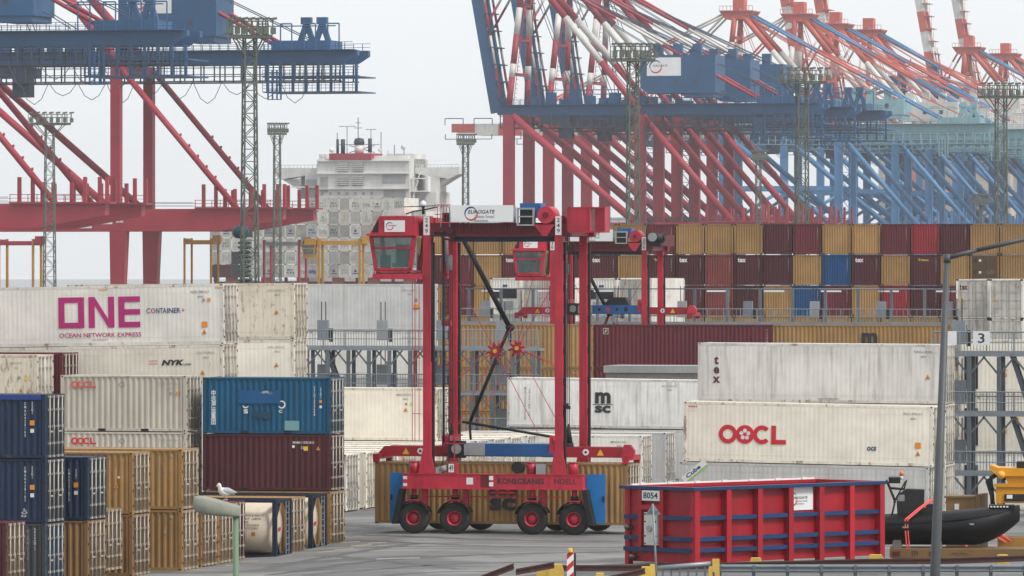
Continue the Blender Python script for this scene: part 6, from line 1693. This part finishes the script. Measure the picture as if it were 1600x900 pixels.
def beam(label, pts, s, th=0.14):
    o = at(pts[0][0], HY, s); g_ = gz(o.x, o.y)
    t_ = thing('steel_rail', label, 'rail', (o.x, o.y, g_), (0, 0, 0))
    P_ = [((px-pts[0][0])/s, 0, H-(py-HY)/s-g_) for px, py in pts]
    for a, b in zip(P_[:-1], P_[1:]):
        m_ = MB(); m_.bar(a, b, th*0.8, 0.05); mm = (Vector(a)-Vector((0, 0, 0.09)), Vector(b)-Vector((0, 0, 0.09))); m_.bar(mm[0], mm[1], 0.03, 0.13); m_.bar(Vector(a)-Vector((0, 0, 0.17)), Vector(b)-Vector((0, 0, 0.17)), th, 0.04); m_.build('rail_section', RAILM, t_)
    return t_
beam('long rusty rail running behind the crash barrier at the bottom', ((868, 884), (975, 884), (1170, 879), (1360, 874), (1480, 873), (1620, 868)), 44.0)
beam('short tilted rusty rail at the bottom left of the striped post', ((745, 903), (803, 881)), 46.5, 0.16)
beam('rusty rail lying on the first yellow block', ((806, 890), (866, 879)), 46.3, 0.16)
beam('rusty rail bent up towards the tubular fence', ((950, 901), (990, 893), (1008, 888)), 46.0)
def block(label, px0, px1, py0, s, h=0.5):
    o = at((px0+px1)/2, py0, s); w = (px1-px0)/s; g_ = o.z-h
    t_ = MB(); k = w*0.5
    t_.prism([(-k, 0), (k, 0), (k*0.92, h*0.7), (k*0.7, h), (-k*0.75, h), (-k*0.95, h*0.75)], lambda u, v, w_: (o.x+u, o.y+w_, g_+v), 0.0, 0.5)
    ob = t_.build('concrete_block', YB); tag(ob, label, 'block', 'yellow rail blocks')
    return ob
block('yellow concrete block left of the striped post', 858, 882, 882, 45.9, 0.7)
block('darker yellow block under the tilted rail', 838, 862, 884, 45.7, 0.7)
block('small yellow block at the very bottom under the rusty rails', 930, 946, 896, 45.5, 0.5)
block('yellow block left of the tubular fence', 1001, 1020, 886, 45.2, 0.7)
block('yellow block where the crash barrier begins', 1107, 1125, 883, 44.9, 0.6)
block('yellow block before the long side of the skip', 1172, 1192, 872, 43.6, 0.4)
block('yellow block at the far end of the skip', 1357, 1382, 867, 43.2, 0.4)
block('yellow grey block under the rail near the right edge', 1558, 1578, 867, 42.6, 0.4)
# striped post
p_ = at(891, HY, 44.8); g_ = gz(p_.x, p_.y)
t = thing('marker_post', 'red and white striped marker post with yellow lamp at the bottom edge', 'post', (p_.x, p_.y, g_), (0, 0, 0))
zt = H-(862-HY)/44.8-g_
m_ = MB(); m_.box(-0.12, 0.12, -0.02, 0.02, 0, zt); m_.build('board', WHITE, t)
for k in range(6):
    m_ = MB(); z0 = zt-0.28-k*0.42; patch(m_, side_map(-0.026), ((-0.118, z0), (0.118, z0+0.22), (0.118, z0+0.42), (-0.118, z0+0.2))); m_.build('stripe', PRED, t)
m_ = MB(); m_.lathe([(0.0, 0.14), (0.08, 0.12), (0.11, 0.05), (0.11, -0.02)], (0, 0.0, zt), 'z', 10); m_.build('lamp', YB, t)
m_ = MB(); m_.box(0.13, 0.2, 0.0, 0.06, 0, zt-0.05); m_.build('support', DARK, t)
# back of a triangular sign
p_ = at(1028, HY, 47.0); g_ = gz(p_.x, p_.y); zz = lambda y: H-(y-HY)/47.0-g_
t = thing('triangular_sign', 'triangular road sign seen from the back on a leaning thin post', 'sign', (p_.x, p_.y, g_), (0, R(-3), 0))
m_ = MB(); m_.prism([(-0.25, zz(804)), (0.25, zz(804)), (0.0, zz(786))], lambda u, v, w: (u, w, v), 0.0, 0.03); m_.build('sign_plate', GALV, t)
m_ = MB(); m_.box(-0.2, 0.2, -0.03, 0, zz(800), zz(799)); m_.build('clamp', GALVD, t)
m_ = MB(); m_.tube((0.0, -0.05, -0.2), (0.0, -0.05, zz(787)), 0.035, 8); m_.build('post', GALV, t)

# ------------------------------------------------------------------ street lamps and the gull
LG = mat('lamp_green', (0.155, 0.225, 0.145), 0.6, dirt=0.25, streak=0.3)
LH_ = mat('lamp_head', (0.25, 0.26, 0.21), 0.65, dirt=0.45, streak=0.2, scale=3, dirtcol=(0.12, 0.12, 0.09))
SLP = 75.0
p_ = at(369, HY, SLP)
zz = lambda y: H-(y-HY)/SLP
t = thing('street_lamp', 'pale green street lamp with mossy head in the left foreground', 'street lamp', (p_.x, p_.y, 0), (0, 0, 0))
m_ = MB(); m_.tube((-0.01, 0.1, 0), (-0.01, 0.1, zz(806)), 0.068, 12, r2=0.06); m_.build('pole', LG, t)
m_ = MB(); xs_ = [(-0.90, 0.10, 0.08), (-0.86, 0.17, 0.15), (-0.66, 0.21, 0.175), (-0.40, 0.21, 0.165), (-0.12, 0.16, 0.13), (0.05, 0.12, 0.115), (0.08, 0.08, 0.09)]
n = 14
for x, hw, hh in xs_:
    zc = zz(794)-(x+0.4)*0.17
    for k in range(n):
        a = 2*pi*k/n; c, s_ = math.cos(a), math.sin(a)
        m_.v.append((x, 0.1+hw*math.copysign(abs(c)**0.45, c), zc+hh*math.copysign(abs(s_)**0.5, s_)*(1.15 if s_ > 0 else 1.0)))
for i in range(len(xs_)-1):
    for k in range(n): m_.quad((i*n+k, (i+1)*n+k, (i+1)*n+(k+1) % n, i*n+(k+1) % n), 0, True)
m_.quad(range(n)); m_.quad([(len(xs_)-1)*n+k for k in reversed(range(n))])
m_.build('lamp_head', LH_, t)
m_ = MB(); m_.box(-0.75, -0.2, -0.02, 0.22, zz(793)-0.155, zz(793)-0.10); m_.build('lens', mat('lens_grey', (0.2, 0.22, 0.18), 0.3), t)
# gull standing on the lamp
GULLW = mat('gull_white', (0.70, 0.70, 0.68), 0.8, dirt=0.06, streak=0, scale=6)
GULLG = mat('gull_grey', (0.36, 0.38, 0.40), 0.8, dirt=0.1, streak=0, scale=6)
gl = thing('gull', 'white and grey gull standing on the green street lamp', 'bird', (p_.x-0.24, p_.y+0.1, zz(783.0)+0.05), (0, R(-14), R(48)))
b_ = MB(); n = 12
secs = [((0.30, 0.015), 0.012, 0.012), ((0.22, 0.06), 0.035, 0.03), ((0.12, 0.105), 0.065, 0.07), ((0.03, 0.135), 0.08, 0.088), ((-0.05, 0.175), 0.075, 0.08), ((-0.085, 0.225), 0.05, 0.05), ((-0.09, 0.27), 0.042, 0.042), ((-0.095, 0.31), 0.045, 0.042), ((-0.10, 0.345), 0.034, 0.032), ((-0.10, 0.368), 0.006, 0.006)]
for i, ((x, z), rw, rh) in enumerate(secs):
    a_ = Vector(secs[min(i+1, len(secs)-1)][0])-Vector(secs[max(i-1, 0)][0]); a_.normalize(); nrm = Vector((-a_.y, a_.x))
    for k in range(n):
        c, s_ = math.cos(2*pi*k/n), math.sin(2*pi*k/n)
        b_.v.append((x+nrm.x*rh*s_, rw*c, z+nrm.y*rh*s_))
for i in range(len(secs)-1):
    for k in range(n): b_.quad((i*n+k, i*n+(k+1) % n, (i+1)*n+(k+1) % n, (i+1)*n+k), 0, True)
b_.quad(range(n)); b_.quad([(len(secs)-1)*n+k for k in reversed(range(n))])
b_.build('body', GULLW, gl)
for sgn in (-1, 1):
    w_ = MB(); n2 = 8
    ws = [((-0.06, 0.20), 0.01, 0.02), ((0.0, 0.185), 0.02, 0.06), ((0.10, 0.145), 0.02, 0.065), ((0.22, 0.09), 0.014, 0.04), ((0.34, 0.035), 0.006, 0.012)]
    for (x, z), rw, rh in ws:
        for k in range(n2):
            c, s_ = math.cos(2*pi*k/n2), math.sin(2*pi*k/n2); w_.v.append((x, sgn*(0.075-0.12*max(0, x-0.05))+rw*c, z+rh*s_))
    for i in range(len(ws)-1):
        for k in range(n2): w_.quad((i*n2+k, i*n2+(k+1) % n2, (i+1)*n2+(k+1) % n2, (i+1)*n2+k), 0, True)
    w_.build('wing', GULLG, gl)
    l_ = MB(); l_.tube((0.03, sgn*0.03, -0.03), (0.02, sgn*0.03, 0.07), 0.007, 5); l_.box(-0.03, 0.03, sgn*0.03-0.02, sgn*0.03+0.02, -0.035, -0.025); l_.build('leg', plain('gull_pink', (0.5, 0.28, 0.24)), gl)
k_ = MB(); k_.tube((-0.135, 0, 0.325), (-0.19, 0, 0.31), 0.014, 6, r2=0.004); k_.build('beak', PYELLOW, gl)
for sgn in (-1, 1):
    e_ = MB(); e_.lathe([(0, 0.006), (0.005, 0.003), (0.006, 0), (0.005, -0.003), (0, -0.006)], (-0.118, sgn*0.036, 0.332), 'z', 6); e_.build('eye', BLACK, gl)
# tall grey lamp post, right foreground
p_ = at(1480, HY, SLP)
t = thing('street_lamp', 'tall dark grey street lamp post with long arm, right foreground', 'street lamp', (p_.x-0.19, p_.y, 0), (0, 0, 0))
LGR = mat('lamp_grey', (0.075, 0.08, 0.085), 0.5, dirt=0.2, streak=0.2)
m_ = MB(); m_.tube((-0.30, 0, 0), (0.19, 0, zz(404)), 0.15, 16, r2=0.062); m_.tube((0.19, 0, zz(410)), (0.192, 0, zz(398)), 0.075, 12); m_.build('pole', LGR, t)
m_ = MB(); m_.path([(0.2, 0, zz(403)), (0.8, 0, zz(391)), (1.9, 0, zz(372)), (2.4, 0, zz(366))], 0.048, 10); m_.build('arm', LGR, t)
m_ = MB(); m_.box(2.4, 3.2, -0.15, 0.15, zz(368)-0.04, zz(362)+0.06); m_.build('lamp_head', LH_, t)
